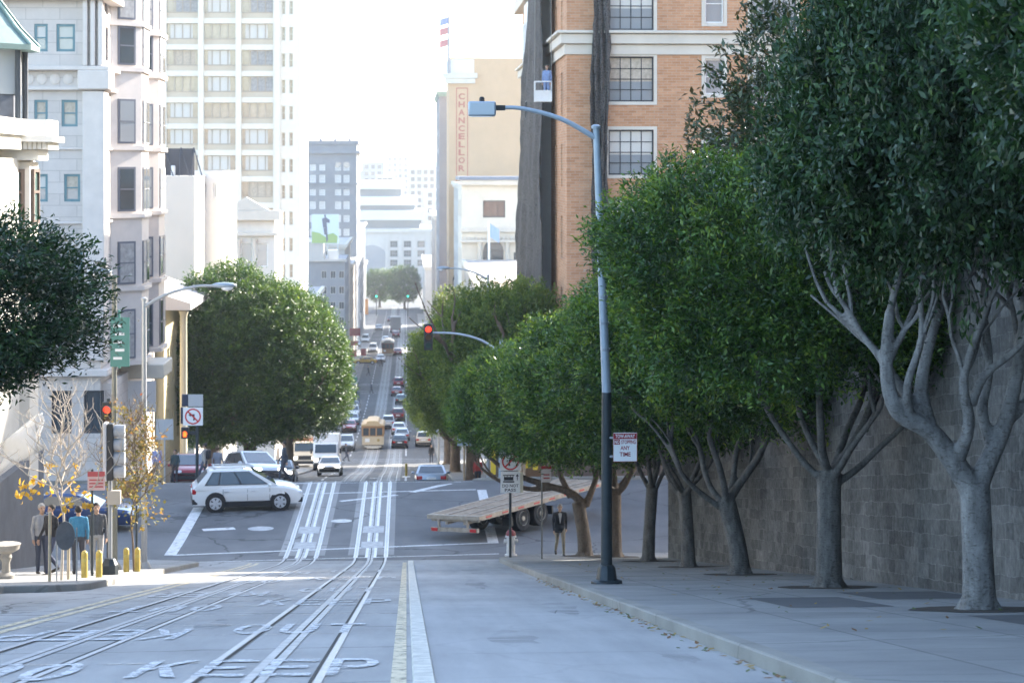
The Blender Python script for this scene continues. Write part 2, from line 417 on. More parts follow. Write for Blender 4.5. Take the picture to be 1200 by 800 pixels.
# tree pits in the right sidewalk
TREES = [(17.0,7.5),(25.8,7.3),(35.2,7.32),(44.5,7.3),(52.8,7.3),(61.2,7.25),(68.2,6.95)]
pm = MB()
rnd = random.Random(3)
for ty, tx in TREES + [(69.6,6.15)]:
    a = [(tx + (.75+.2*rnd.random())*cos(t*.5236), ty + (.85+.25*rnd.random())*sin(t*.5236)) for t in range(12)]
    pm.add([(x, y, rz(y)+CURB+.006) for x, y in a], [tuple(range(12))])
structure(pm.build('soil', earth))
pb = MB()
for (a, b, c, d) in ((5.1,6.5,27.0,30.6),(6.7,8.55,21,24.2),(6.9,8.5,29.5,32.6)):
    strip(pb, a, b, c, d, CURB+.004)
structure(pb.build('sidewalk_patch', pavement_mat('patched_asphalt', (.085,.085,.088), (.13,.13,.13), (1,1,1), crack=0)))

# cable tracks -----------------------------------------------------
for nm, cx in (('cable_track_outbound', -1.26), ('cable_track_inbound', -3.72)):
    b = MB(); strip(b, cx-.82, cx+.82, 73, 640, .004); structure(b.build(nm + '_bed', track_bed))
    r_ = MB()
    for sx in (-.533, .533):
        strip(r_, cx+sx-.035, cx+sx+.035, -12, 640, .010, 0)
        strip(r_, cx+sx-.06*(1 if sx > 0 else -1)-.016, cx+sx-.06*(1 if sx > 0 else -1)+.016, -12, 640, .0085, 2)
    strip(r_, cx-.10, cx-.012, -12, 640, .009, 1); strip(r_, cx+.012, cx+.10, -12, 640, .009, 1)
    strip(r_, cx-.014, cx+.014, -12, 640, .0095, 2)
    for sx in (-.533, .533): strip(r_, cx+sx-.075, cx+sx+.075, 72, 91.5, .0092, 3)  # pale strips paint the bright glare of the rails across the intersection
    strip(r_, cx-.2, cx+.2, 72, 91.5, .0065, 3)
    structure(r_.build(nm + '_rails', [rail, steel_strip, slotm, M('painted_rail_glare', (.58,.58,.575), .5, .2, var=.2, vs=6)]))
    p = MB()
    for y in (74.6, 78.0): strip(p, cx-.40, cx+.40, y, y+1.5, .012)
    structure(p.build(nm + '_access_cover', steel_strip))

# painted markings -------------------------------------------------
ln = MB()
strip(ln, -.13, .0, -12, 69, .006, 1)
strip(ln, -5.08, -4.95, -12, 69.5, .006, 1); strip(ln, -5.32, -5.19, -12, 69.5, .006, 1)
structure(ln.build('lane_line', [paint, paint_yel]))
# raised strip beside the lane line
rb = MB()
ysr = ysamples(-12, 70)
for a, b in zip(ysr, ysr[1:]):
    for q0, q1 in (((.05,.004),(.065,.03)), ((.065,.03),(.225,.03)), ((.225,.03),(.24,.004))):
        rb.quad((q0[0],a,rz(a)+q0[1]), (q1[0],a,rz(a)+q1[1]), (q1[0],b,rz(b)+q1[1]), (q0[0],b,rz(b)+q0[1]))
structure(rb.build('lane_divider_curb', M('painted_divider', (.56,.54,.48), .7, var=.3, vs=6)))
jt = MB()
for y in (19.4, 24.4, 26.9, 29.8, 33.2, 36.2, 40, 43.5, 47, 51, 54.5, 58, 61.5, 64.5, 67.3):
    for a, b in ((-4.85,-4.4),(-4.3,-3.05),(-2.9,-1.95),(-1.68,-.85),(-.62,-.16)):
        if rnd.random() < .9: lstrip(jt, (a, y + rnd.uniform(-.05,.05)), (b, y + rnd.uniform(-.05,.05)), .07, .0055)
pj = MB()
for i in range(14): y = 16.2 + 4.1*i; strip(pj, .42, KR-.02, y, y+.022, .0045)
structure(pj.build('pavement_joint', M('joint_tar', (.2,.2,.2), .9, var=.3, vs=5)))
ps = MB(); rs = random.Random(6)
for cx_, cy_, rx_, ry_ in ((1.2,23,.25,1.6),(2.3,31,.3,2.4),(1.5,44,.22,3.),(2.6,19.5,.16,.8),(-2.5,27,.2,1.4),(-2.5,37,.22,2.),(-4.4,30,.2,1.5),(1.9,57,.3,4.),(-1.26,47,.25,3),(-6.2,33,.4,2.5)):
    ring = [(cx_+rx_*(1+.35*rs.uniform(-1,1))*cos(t*.35), cy_+ry_*(1+.3*rs.uniform(-1,1))*sin(t*.35)) for t in range(18)]
    ps.add([(x,y,rz(y)+.0042) for x,y in ring]+[(cx_,cy_,rz(cy_)+.0042)], [(t,(t+1)%18,18) for t in range(18)])
st_ = M('oil_stain', (.13,.128,.125), .7); nt = st_.node_tree; tc = N(nt,'ShaderNodeTexCoord'); nz = N(nt,'ShaderNodeTexNoise'); nz.inputs['Scale'].default_value = 1.6; nz.inputs['Detail'].default_value = 4
nt.links.new(tc.outputs['Object'], nz.inputs['Vector']); rp_ = N(nt,'ShaderNodeMapRange'); rp_.inputs['From Min'].default_value = .42; rp_.inputs['From Max'].default_value = .75; rp_.inputs['To Max'].default_value = .32
nt.links.new(nz.outputs['Fac'], rp_.inputs['Value']); nt.links.new(rp_.outputs[0], nt.nodes['Principled BSDF'].inputs['Alpha'])
structure(ps.build('oil_stain', st_))
structure(jt.build('joint_marking', worn_paint('worn_joint_paint', (.58,.52,.45), .46, 5)))

_S = .24                                            # stencilled road letters: strokes as quads in a unit box
def _ring(a0, a1, n=10, cx=.5, cy=.5, rx=.5, ry=.5, s=_S, t=.13):
    out = []
    for i in range(n):
        p, q = radians(a0+(a1-a0)*i/n), radians(a0+(a1-a0)*(i+1)/n)
        out.append([(cx+rx*cos(p),cy+ry*sin(p)),(cx+rx*cos(q),cy+ry*sin(q)),(cx+(rx-s)*cos(q),cy+(ry-t)*sin(q)),(cx+(rx-s)*cos(p),cy+(ry-t)*sin(p))])
    return out
def _R(x0, x1, y0, y1): return [(x0,y0),(x1,y0),(x1,y1),(x0,y1)]
LET = dict(K=[_R(0,_S,0,1), [(_S,.40),(_S,.56),(.74,1),(1,1)], [(.38,.52),(.52,.66),(1,0),(.72,0)]], E=[_R(0,_S,0,1), _R(_S,1,0,.14), _R(_S,.85,.43,.57), _R(_S,1,.86,1)],
           P=[_R(0,_S,0,1), _R(_S,.55,.86,1), _R(_S,.55,.40,.54)] + _ring(-90,90,8,.55,.70,.45,.30,_S,.14), O=_ring(0,360,20), U=[_R(0,_S,.34,1), _R(1-_S,1,.34,1)] + _ring(180,360,10,.5,.34,.5,.34,_S,.14), T=[_R(.38,.62,0,.86), _R(0,1,.86,1)])
def road_text(mb, body, cx, cy, w, h, flip=False, m=0):
    n = len(body); cw_ = w/(n + .28*(n-1)); s = -1 if flip else 1
    for i, ch in enumerate(body):
        x0 = -w/2 + i*cw_*1.28
        for poly in LET[ch]:
            pts = [(cx + s*(x0+u*cw_), cy + s*(v-.5)*h) for u, v in poly]
            mb.add([(x, y, rz(y)+.013) for x, y in pts], [(0,1,2,3)], m)
tx = MB()
for word, y, h in (('KEEP',18.6,2.2),('OUT',25.6,2.3),('KEEP',34.5,2.6),('OUT',41,2.6),('KEEP',50,2.8),('OUT',58,2.8)):
    road_text(tx, word, -1.33, y, 2.15 if word == 'KEEP' else 1.6, h)
for word, y, h in (('OUT',18.4,2.2),('KEEP',24.6,2.3),('OUT',32.4,2.5),('KEEP',39,2.6),('OUT',48,2.8),('KEEP',56,2.8)):
    road_text(tx, word, -3.72, y, 2.15 if word == 'KEEP' else 1.6, h, True)
structure(tx.build('road_lettering', paint_worn))

cw = MB()
lstrip(cw, (-7.6,70.9), (3.3,73.0), .16, .006); lstrip(cw, (-8.3,73.4), (3.2,75.6), .2, .006)
lstrip(cw, (-8.4,73.4), (-8.5,84.4), .42, .007); lstrip(cw, (3.2,75.5), (3.2,79.0), .4, .007); lstrip(cw, (3.25,84.3), (3.25,88.6), .4, .007)
lstrip(cw, (-8.4,87.4), (3.0,88.7), .18, .006); lstrip(cw, (-9.5,90.6), (3.0,91.4), .16, .006)
lstrip(cw, (-2.75,85.7), (-.4,87.3), .3, .013); lstrip(cw, (.25,88.1), (2.3,91.2), .35, .007)
for x in (-7.2,): lstrip(cw, (x-.6,79), (x+.6,79.3), .5, .006)
structure(cw.build('crosswalk_line', paint))
mh = MB()
for x, y, r in ((-2.55,80.8,.42),(-5.6,79.2,.5),(2.0,81,.4),(-2.3,148,.45)):
    mh.add([(x+r*cos(t*.3927), y+r*sin(t*.3927), rz(y)+.007+(rz(y+.01)-rz(y))*100*r*sin(t*.3927)) for t in range(16)], [tuple(range(16))])
structure(mh.build('manhole_cover', M('worn_manhole', (.38,.38,.38), .5, .4, var=.3, vs=5)))
# lines of the blocks beyond
fl = MB()
for y0, y1 in ((96,182),(216,330),(352,480),(500,620)):
    strip(fl, -.12, .02, y0, y1, .006)
    y = y0
    while y < y1: strip(fl, -6.0, -5.85, y, y+3, .006); y += 6
for y in (183,186.5,205,209,331,335,349,352,481,485,498):
    lstrip(fl, (-8.1,y), (3.0,y), .3, .006)
for yb in (155,): 
    for x in (-6.4,): lstrip(fl, (x-.5,yb), (x+.5,yb), .4, .006)
structure(fl.build('lane_line_beyond', paint))
# skid and oil stains, litter of fallen leaves in the gutter
lv = MB(); rl = random.Random(11)
for i in range(420):
    if i < 260: y = rl.uniform(14, 48); x = KR - abs(rl.gauss(0,.10)) - .03; z = rz(y) + .012
    else: y = rl.uniform(20, 60); x = rl.uniform(4.2, 8.4); z = rz(y) + CURB + .014
    a = rl.uniform(0, 6.28); L = rl.uniform(.03,.06); w = L*.45
    d = Vector((cos(a), sin(a), rl.uniform(-.1,.3))); s_ = Vector((-sin(a), cos(a), rl.uniform(-.2,.2)))
    c = Vector((x, y, z))
    lv.quad(c - d*L, c + s_*w, c + d*L, c - s_*w, rl.randint(0, 2))
tag(lv.build('fallen_leaves', [M('dry_leaf_brown', (.2,.1,.04), .8), M('dry_leaf_ochre', (.33,.22,.06), .8), M('dry_leaf_green', (.1,.13,.04), .8)]), 'dry fallen leaves scattered along the gutter and sidewalk', 'leaves', kind='stuff')

# ================================================================== TREES
def crown_mesh(name, mat, seed, r, z0, z1, nclump, per, leaf, lw=.36, lump=.2, inner=.28, spread=.34, under=.55, nb=26, offx=0., rnd_=1., proud=.10):
    g = np.random.default_rng(seed)
    cz = z0 + (z1 - z0) * .40
    d = g.normal(size=(nclump, 3)); d /= np.linalg.norm(d, axis=1)[:, None]
    low = d[:, 2] < -.25; keep = ~low | (g.random(nclump) < under)
    d = d[keep]; n = len(d)
    bd = g.normal(size=(nb, 3)); bd /= np.linalg.norm(bd, axis=1)[:, None]
    amp = g.uniform(-.5, 1, nb) * lump
    dots = d @ bd.T
    R = 1 + (amp[None] * np.exp(-(1 - dots) / .09)).sum(1); R = np.clip(1.06 + (R - R.mean()) * .9 - .1, .72, 1.10)
    rho = np.where(g.random(n) < inner, g.uniform(.45, .9, n), 1 - proud + g.random(n)**1.5 * proud * 1.6) * R
    up = d[:, 2] > 0
    # slightly boxy, clipped dome above and a flat hollow underside
    hz = np.where(up, np.sign(d[:, 2]) * np.abs(d[:, 2]) ** (.8 if rnd_ == 1. else 1.) * (z1 - cz), -np.abs(d[:, 2]) ** .7 * (cz - z0))
    hr = np.sqrt(d[:, 0] ** 2 + d[:, 1] ** 2); k = hr ** (.72 if rnd_ == 1. else 1.) / np.maximum(hr, 1e-6)
    c = np.stack([d[:, 0]*k*r*rho, d[:, 1]*k*r*rho, cz + hz * rho], 1)
    c[:, 0] += offx * (c[:, 2] - z0) / (z1 - z0)
    out = d * .75 + np.array([0, 0, .55]) + g.normal(size=(n, 3)) * .35
    out /= np.linalg.norm(out, axis=1)[:, None]
    T = n * per
    ci = np.repeat(np.arange(n), per)
    t = g.uniform(-1, 1, T)
    P = c[ci] + out[ci] * (t * spread)[:, None] + g.normal(size=(T, 3)) * (spread * .30 * (1.15 - .5*t))[:, None]
    A = out[ci] * .75 + g.normal(size=(T, 3)) * .55 + np.array([0, 0, -.12]); A /= np.linalg.norm(A, axis=1)[:, None]
    nr = d[ci] * .6 + np.array([0, 0, .7]) + g.normal(size=(T, 3)) * .5
    S = np.cross(A, nr); S /= np.maximum(np.linalg.norm(S, axis=1), 1e-6)[:, None]
    nn = np.cross(S, A)
    L = leaf * g.uniform(.65, 1.25, T)[:, None]; w = L * lw / 2 * g.uniform(.8, 1.2, T)[:, None]
    V = np.empty((T, 4, 3), np.float32)
    V[:, 0] = P; V[:, 1] = P + A*L*.45 + S*w + nn*w*.35; V[:, 2] = P + A*L - nn*L*.12; V[:, 3] = P + A*L*.45 - S*w + nn*w*.35
    me = bpy.data.meshes.new(name)
    me.vertices.add(T*4); me.loops.add(T*4); me.polygons.add(T)
    me.vertices.foreach_set('co', V.ravel())
    me.loops.foreach_set('vertex_index', np.arange(T*4, dtype=np.int32))
    me.polygons.foreach_set('loop_start', np.arange(0, T*4, 4, dtype=np.int32))
    me.polygons.foreach_set('loop_total', np.full(T, 4, np.int32))
    clump_v = g.uniform(0, 1, n)
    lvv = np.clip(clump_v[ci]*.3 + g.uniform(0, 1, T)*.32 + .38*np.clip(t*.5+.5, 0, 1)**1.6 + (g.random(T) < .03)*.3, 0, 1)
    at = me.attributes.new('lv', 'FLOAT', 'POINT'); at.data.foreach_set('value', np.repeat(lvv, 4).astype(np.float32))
    me.materials.append(mat); me.update(calc_edges=True); me.validate()
    return me

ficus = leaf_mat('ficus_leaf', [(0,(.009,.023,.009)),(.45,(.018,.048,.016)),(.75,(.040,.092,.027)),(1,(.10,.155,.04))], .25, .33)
ficus_bright = leaf_mat('ficus_bright_leaf', [(0,(.011,.030,.009)),(.35,(.024,.064,.014)),(.62,(.07,.15,.024)),(.85,(.17,.26,.04)),(1,(.27,.33,.05))], .3, .36)  # brighter leaf ramp for the crowns farther along the wall
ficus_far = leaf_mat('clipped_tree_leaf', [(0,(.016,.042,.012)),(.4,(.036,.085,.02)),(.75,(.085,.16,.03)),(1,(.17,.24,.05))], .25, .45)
magn = leaf_mat('magnolia_leaf', [(0,(.03,.06,.025)),(.5,(.055,.09,.035)),(.8,(.12,.085,.035)),(1,(.2,.11,.045))], .15, .3)
loose = leaf_mat('pale_tree_leaf', [(0,(.05,.085,.025)),(.5,(.09,.14,.04)),(1,(.19,.22,.06))], .35, .45)
autumn = leaf_mat('autumn_leaf', [(0,(.09,.10,.03)),(.4,(.16,.15,.045)),(.75,(.26,.18,.05)),(1,(.25,.10,.03))], .35, .6)
drygold = leaf_mat('golden_leaf', [(0,(.3,.2,.04)),(1,(.62,.45,.06))], .35, .6)

def bark_mat(name, c1, c2):
    m, nt, b = new_mat(name); L = nt.links.new
    tc = N(nt, 'ShaderNodeTexCoord'); mp = N(nt, 'ShaderNodeMapping'); mp.inputs['Scale'].default_value = (1, 1, .35); L(tc.outputs['Object'], mp.inputs['Vector'])
    n1 = N(nt, 'ShaderNodeTexNoise'); n1.inputs['Scale'].default_value = 7; n1.inputs['Detail'].default_value = 8; n1.inputs['Roughness'].default_value = .7; L(mp.outputs[0], n1.inputs['Vector'])
    mq = N(nt, 'ShaderNodeMapping'); mq.inputs['Scale'].default_value = (1, 1, 2.2); L(tc.outputs['Object'], mq.inputs['Vector'])
    n2 = N(nt, 'ShaderNodeTexNoise'); n2.inputs['Scale'].default_value = 16; n2.inputs['Detail'].default_value = 6; L(mq.outputs[0], n2.inputs['Vector'])
    rp = N(nt, 'ShaderNodeValToRGB'); rp.color_ramp.elements[0].position = .32; rp.color_ramp.elements[1].position = .68
    rp.color_ramp.elements[0].color = (*c1, 1); rp.color_ramp.elements[1].color = (*c2, 1)
    L(n1.outputs['Fac'], rp.inputs['Fac'])
    r2 = N(nt, 'ShaderNodeValToRGB'); r2.color_ramp.elements[0].position = .55; r2.color_ramp.elements[1].position = .66
    r2.color_ramp.elements[0].color = (1,1,1,1); r2.color_ramp.elements[1].color = (.6,.57,.54,1); L(n2.outputs['Fac'], r2.inputs['Fac'])
    mx = N(nt, 'ShaderNodeMix', data_type='RGBA', blend_type='MULTIPLY'); mx.inputs[0].default_value = 1
    L(rp.outputs[0], mx.inputs[6]); L(r2.outputs[0], mx.inputs[7]); L(mx.outputs[2], b.inputs['Base Color'])
    b.inputs['Roughness'].default_value = .75
    bp = N(nt, 'ShaderNodeBump'); bp.inputs['Strength'].default_value = .7; bp.inputs['Distance'].default_value = .03
    L(n2.outputs['Fac'], bp.inputs['Height']); L(bp.outputs[0], b.inputs['Normal'])
    return m
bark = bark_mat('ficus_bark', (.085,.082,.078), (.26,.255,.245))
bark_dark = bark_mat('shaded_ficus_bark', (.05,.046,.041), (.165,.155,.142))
bark2 = bark_mat('brown_bark', (.075,.055,.04), (.2,.15,.11))

def smooth_path(pts, rad, k=4):
    P = [Vector(p) for p in pts]; out = []; rr = []
    for i in range(len(P) - 1):
        p0, p1, p2, p3 = P[max(0,i-1)], P[i], P[i+1], P[min(len(P)-1,i+2)]
        for j in range(k):
            t = j / k
            out.append(.5*((2*p1) + (p2-p0)*t + (2*p0-5*p1+4*p2-p3)*t*t + (3*p1-p0-3*p2+p3)*t**3)); rr.append(rad[i] + (rad[i+1]-rad[i])*t)
    out.append(P[-1]); rr.append(rad[-1]); return out, rr

def trunk_obj(name, mat, parent, seed, fork=2.0, r0=.24, lean=(0,0), limbs=4, reach=2.4, top=4.6, vox=.035, explicit=None, thin=True):
    """trunk with a root flare that forks into curving limbs and these into branches; the joints are fused by a voxel remesh"""
    rd = random.Random(seed); thick = MB(); twigs = MB()
    fx, fy = lean
    base = [(0,0,-.25),(0,0,.0),(fx*.05,fy*.05,.18),(fx*.3,fy*.3,fork*.45),(fx,fy,fork)]
    pts, rr = smooth_path(base, [r0*1.4, r0*1.25, r0*1.06, r0*.96, r0*.95])
    thick.tube(pts, rr, 14)
    for k in range(5):                                   # root buttresses
        a = k*1.257 + rd.random()
        thick.tube([(0,0,.35),(cos(a)*r0*1.05,sin(a)*r0*1.05,.04),(cos(a)*r0*1.8,sin(a)*r0*1.8,-.14)], [r0*.4,r0*.34,r0*.2], 8)
    def branch(p, d, r, L, depth, lift):
        pts = [p]; q = Vector(p); dd = Vector(d).normalized()
        for i in range(4):
            dd = (dd + Vector((rd.uniform(-.28,.28), rd.uniform(-.28,.28), lift + rd.uniform(-.12,.12)))).normalized()
            q = q + dd * L / 4; pts.append(q.copy())
        sp, sr = smooth_path(pts, [r, r*.9, r*.82, r*.75, r*.66], 3)
        (thick if r > .045 else twigs).tube(sp, sr, 10 if r > .045 else 6)
        if depth > 0:
            for j in range(rd.choice((2,2,3))):
                s = pts[rd.choice((2,3,4))] if j else pts[4]
                a = rd.uniform(0, 6.28); side = Vector((cos(a), sin(a), .3))
                branch(s, (dd + side*rd.uniform(.5,.9)), r*rd.uniform(.5,.66), L*rd.uniform(.6,.85), depth-1, lift*.9)
    if explicit:
        for pth, r1, r2, dep in explicit:
            n = len(pth); sp, sr = smooth_path(pth, [r1 + (r2-r1)*i/(n-1) for i in range(n)], 4)
            (thick if r2 > .02 else twigs).tube(sp, sr, 10)
            if dep:
                dd = (Vector(pth[-1]) - Vector(pth[-2])).normalized()
                for j in range(3):
                    a = rd.uniform(0, 6.28); s = Vector(pth[-1 if j == 0 else -2])
                    branch(s, dd + Vector((cos(a), sin(a), .4))*.6, r2*.8, 1.1, dep-1, .12)
    a0 = rd.uniform(0, 6.28)
    for i in range(0 if explicit else limbs):
        a = a0 + i*2*pi/limbs + rd.uniform(-.4,.4)
        st = (fx*.95, fy*.95, fork - rd.uniform(-.05,.35))
        branch(st, (cos(a)*.85, sin(a)*.85, rd.uniform(.5,.95)), r0*rd.uniform(.40,.56)*(4/limbs)**.45, reach*rd.uniform(.8,1.15), 2 if thin else 1, rd.uniform(.1,.26))
    o = thick.build(name, mat, parent)
    md = o.modifiers.new('fuse', 'REMESH'); md.mode = 'VOXEL'; md.voxel_size = vox; md.use_smooth_shade = True
    sm = o.modifiers.new('smooth', 'SMOOTH'); sm.factor = .5; sm.iterations = 3
    bake(o)
    if twigs.v:
        bm = bmesh.new(); bm.from_mesh(o.data); tm = twigs.mesh('tmp', mat, True); bm.from_mesh(tm)
        for f in bm.faces: f.smooth = True
        bm.to_mesh(o.data); bm.free()
        bpy.data.meshes.remove(tm)
    return o

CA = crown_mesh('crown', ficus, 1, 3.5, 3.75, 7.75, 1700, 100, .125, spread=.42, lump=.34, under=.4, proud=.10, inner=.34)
CA2 = crown_mesh('crown', ficus_bright, 5, 3.5, 3.5, 7.2, 1900, 105, .105, spread=.40, lump=.36, under=.45, proud=.075, inner=.32)
CBm = crown_mesh('crown', ficus_bright, 9, 3.5, 3.4, 7.05, 1500, 90, .12, spread=.42, lump=.36, under=.5, proud=.075, inner=.32)
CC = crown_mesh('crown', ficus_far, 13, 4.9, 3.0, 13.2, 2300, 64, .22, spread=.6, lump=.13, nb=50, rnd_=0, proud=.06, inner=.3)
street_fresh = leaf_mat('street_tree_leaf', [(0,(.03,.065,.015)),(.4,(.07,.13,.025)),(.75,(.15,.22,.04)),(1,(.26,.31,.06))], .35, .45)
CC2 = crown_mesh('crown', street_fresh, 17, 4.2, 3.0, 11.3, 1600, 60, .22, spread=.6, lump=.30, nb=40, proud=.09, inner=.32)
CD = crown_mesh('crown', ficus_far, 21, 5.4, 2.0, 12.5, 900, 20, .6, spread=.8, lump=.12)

def tree(name, label, x, y, crown, seed, group=None, yaw=0., s=(1,1,1), off=(0,0), mat=bark, base=None, **kw):
    t = thing(name, label, 'tree', (x, y, (rz(y) + CURB) if base is None else base), 0, group)
    trunk_obj('trunk', mat, t, seed, **kw)
    if crown:
        c = link('crown', crown, t, (off[0], off[1], off[2] if len(off) > 2 else 0), yaw); c.scale = s
    return t
G = 'clipped ficus trees along the stone wall'
t1 = [([(-.05,0,1.45),(-.3,.0,1.85),(-.66,-.05,2.3),(-1.08,-.1,2.55),(-1.22,-.1,3.1),(-1.15,0,3.8)],.17,.07,2),
      ([(-.6,0,2.2),(-.72,.1,2.75),(-.62,.15,3.3),(-.4,.2,4)],.12,.05,2),
      ([(-.9,-.05,2.45),(-1.0,-.3,2.9),(-.85,-.4,3.5),(-.9,-.5,4.2)],.07,.035,1),
      ([(-.05,0,1.5),(.14,.05,1.9),(.36,.1,2.35),(.52,.1,3.0),(.62,0,3.9)],.15,.07,2),
      ([(.2,.05,2.05),(.1,.2,2.5),(.22,.3,3.1),(.12,.3,4)],.09,.04,2),
      ([(.36,.1,2.35),(.75,.2,2.75),(.85,.2,3.4),(1.2,.2,4)],.08,.04,2),
      ([(-.3,0,1.85),(-.2,-.25,2.4),(-.28,-.3,3.0),(0,-.4,3.9)],.1,.045,2),
      ([(-.66,0,2.3),(-1.3,.2,3.3),(-1.9,.3,3.9)],.08,.03,1), ([(-.1,0,2.6),(.05,-.1,3.0),(.45,-.3,3.4),(.7,-.5,4.0)],.07,.03,1)]
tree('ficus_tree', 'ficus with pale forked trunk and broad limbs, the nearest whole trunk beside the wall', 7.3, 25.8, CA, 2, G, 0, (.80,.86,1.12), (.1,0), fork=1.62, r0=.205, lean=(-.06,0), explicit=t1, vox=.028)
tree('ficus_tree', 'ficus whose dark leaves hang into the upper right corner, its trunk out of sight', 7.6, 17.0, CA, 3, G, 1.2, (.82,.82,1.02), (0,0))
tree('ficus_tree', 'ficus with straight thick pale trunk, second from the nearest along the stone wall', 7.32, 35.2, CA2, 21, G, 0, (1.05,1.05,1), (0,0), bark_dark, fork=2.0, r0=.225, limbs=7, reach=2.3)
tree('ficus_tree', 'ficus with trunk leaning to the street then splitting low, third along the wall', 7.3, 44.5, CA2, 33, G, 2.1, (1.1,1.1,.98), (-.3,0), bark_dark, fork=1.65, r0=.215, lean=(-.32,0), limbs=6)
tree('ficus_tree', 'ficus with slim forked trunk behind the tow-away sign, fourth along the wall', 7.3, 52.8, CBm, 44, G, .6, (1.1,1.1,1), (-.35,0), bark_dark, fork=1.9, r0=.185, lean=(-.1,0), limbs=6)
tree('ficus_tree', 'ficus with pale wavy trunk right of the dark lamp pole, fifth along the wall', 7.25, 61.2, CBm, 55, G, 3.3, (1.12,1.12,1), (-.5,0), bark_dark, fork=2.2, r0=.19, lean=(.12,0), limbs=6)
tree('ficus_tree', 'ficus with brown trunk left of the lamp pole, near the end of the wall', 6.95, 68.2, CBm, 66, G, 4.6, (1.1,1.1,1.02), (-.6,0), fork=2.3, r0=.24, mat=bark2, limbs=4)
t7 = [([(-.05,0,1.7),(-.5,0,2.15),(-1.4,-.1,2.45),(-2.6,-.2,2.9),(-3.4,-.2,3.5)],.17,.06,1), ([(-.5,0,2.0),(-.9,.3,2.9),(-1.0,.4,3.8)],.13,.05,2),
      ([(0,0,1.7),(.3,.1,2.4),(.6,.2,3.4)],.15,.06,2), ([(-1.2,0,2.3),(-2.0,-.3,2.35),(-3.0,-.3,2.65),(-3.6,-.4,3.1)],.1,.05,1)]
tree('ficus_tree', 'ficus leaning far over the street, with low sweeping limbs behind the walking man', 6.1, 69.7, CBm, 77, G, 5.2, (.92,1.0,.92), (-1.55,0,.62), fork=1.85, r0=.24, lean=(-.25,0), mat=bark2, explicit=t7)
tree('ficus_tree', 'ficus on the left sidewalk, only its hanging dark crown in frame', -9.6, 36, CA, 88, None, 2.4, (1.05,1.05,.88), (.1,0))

G2 = 'large clipped trees of the block beyond the intersection'
def big(label, x, y, cr, seed, yaw, s=(1,1,1), off=(0,0), **kw):
    return tree('clipped_tree', label, x, y, cr, seed, G2, yaw, s, off, bark2, r0=.42, vox=.07, reach=4.2, fork=2.3, **kw)
big('clipped tree mostly hidden behind the big green dome left of the street', -13.2, 140, CC, 101, 0, (.8,.8,.86))
big('big dome shaped clipped tree left of the street, behind the silver suv', -9.9, 130, CC, 102, 2, (1.16,1.16,1.0))
big('clipped tree at the right edge of the big dome, over the delivery trucks', -8.6, 150, CC, 103, 4, (.92,.92,.98), (0,0))
big('tall clipped street tree right of the hanging red traffic light', 4.6, 101, CC2, 104, 0, (.74,.8,.86), (0,0))
big('tall clipped street tree with a blue sign before its trunk', 4.1, 128, CC2, 105, 1.4, (.8,.85,.97))
big('tall clipped street tree with twin brown trunks behind the hanging red light', 3.8, 160, CC2, 106, 3.0, (.8,.9,1.0), (.4,0))
big('tall clipped street tree behind the pale parked car, farthest of the right row', 3.9, 192, CC2, 107, 4.0, (.85,1,1.0), (.4,0))
CL = crown_mesh('crown', loose, 31, 3.4, 3.5, 11.4, 700, 36, .28, spread=.55, lump=.4, inner=.2, nb=40)
tree('street_tree', 'loose pale green tree at the foot of the netted facade', 5.9, 112, CL, 110, None, 0, (1.0,1.0,1.0), (-.2,0), bark2, r0=.22, vox=.06, reach=2.3, fork=3)
tree('street_tree', 'loose pale green tree left of the second street lamp', 4.8, 140, CL, 111, None, 2, (.8,.8,1.13), (-.3,0), bark2, r0=.22, vox=.06, reach=2.3, fork=3)
G3 = 'round trees at the far end of the street'
tree('round_tree', 'round hazy tree left of the road at its far end', xat(445,640), 640, CD, 120, G3, 0, (.82,.82,.92), (0,0), bark2, r0=.4, vox=.1, reach=3, fork=2)
tree('round_tree', 'round hazy tree right of the road at its far end', xat(474,630), 630, CD, 121, G3, 2, (.86,.86,1.02), (0,0), bark2, r0=.4, vox=.1, reach=3, fork=2)
# terrace trees behind the stone wall
CMg = crown_mesh('crown', magn, 41, 4.6, 1.2, 12.0, 620, 60, .24, lw=.4, spread=.5, lump=.6, inner=.4, nb=60, proud=.2)
tree('magnolia_tree', 'magnolia with bronze backed leaves standing behind the wall', 12.3, 58, CMg, 130, None, 0, (1,1,.98), (-.2,0), bark2, base=-7.2, r0=.25, vox=.06, reach=3, fork=3)
CH = crown_mesh('crown', ficus, 43, 4.6, 1.0, 12.5, 2600, 26, .24, spread=.5, lump=.3)
tree('evergreen_tree', 'dark evergreen rising behind the wall over the clipped ficus row', 13.4, 41, CH, 131, None, 1, (.95,.95,1.06), (0,0), bark2, base=-4.5, r0=.3, vox=.06, reach=3, fork=3)
tree('evergreen_tree', 'dark evergreen behind the wall, filling the top right corner', 14.0, 30, CH, 132, None, 3, (.95,.95,1.06), (0,0), bark2, base=-3.0, r0=.3, vox=.06, reach=3, fork=3)

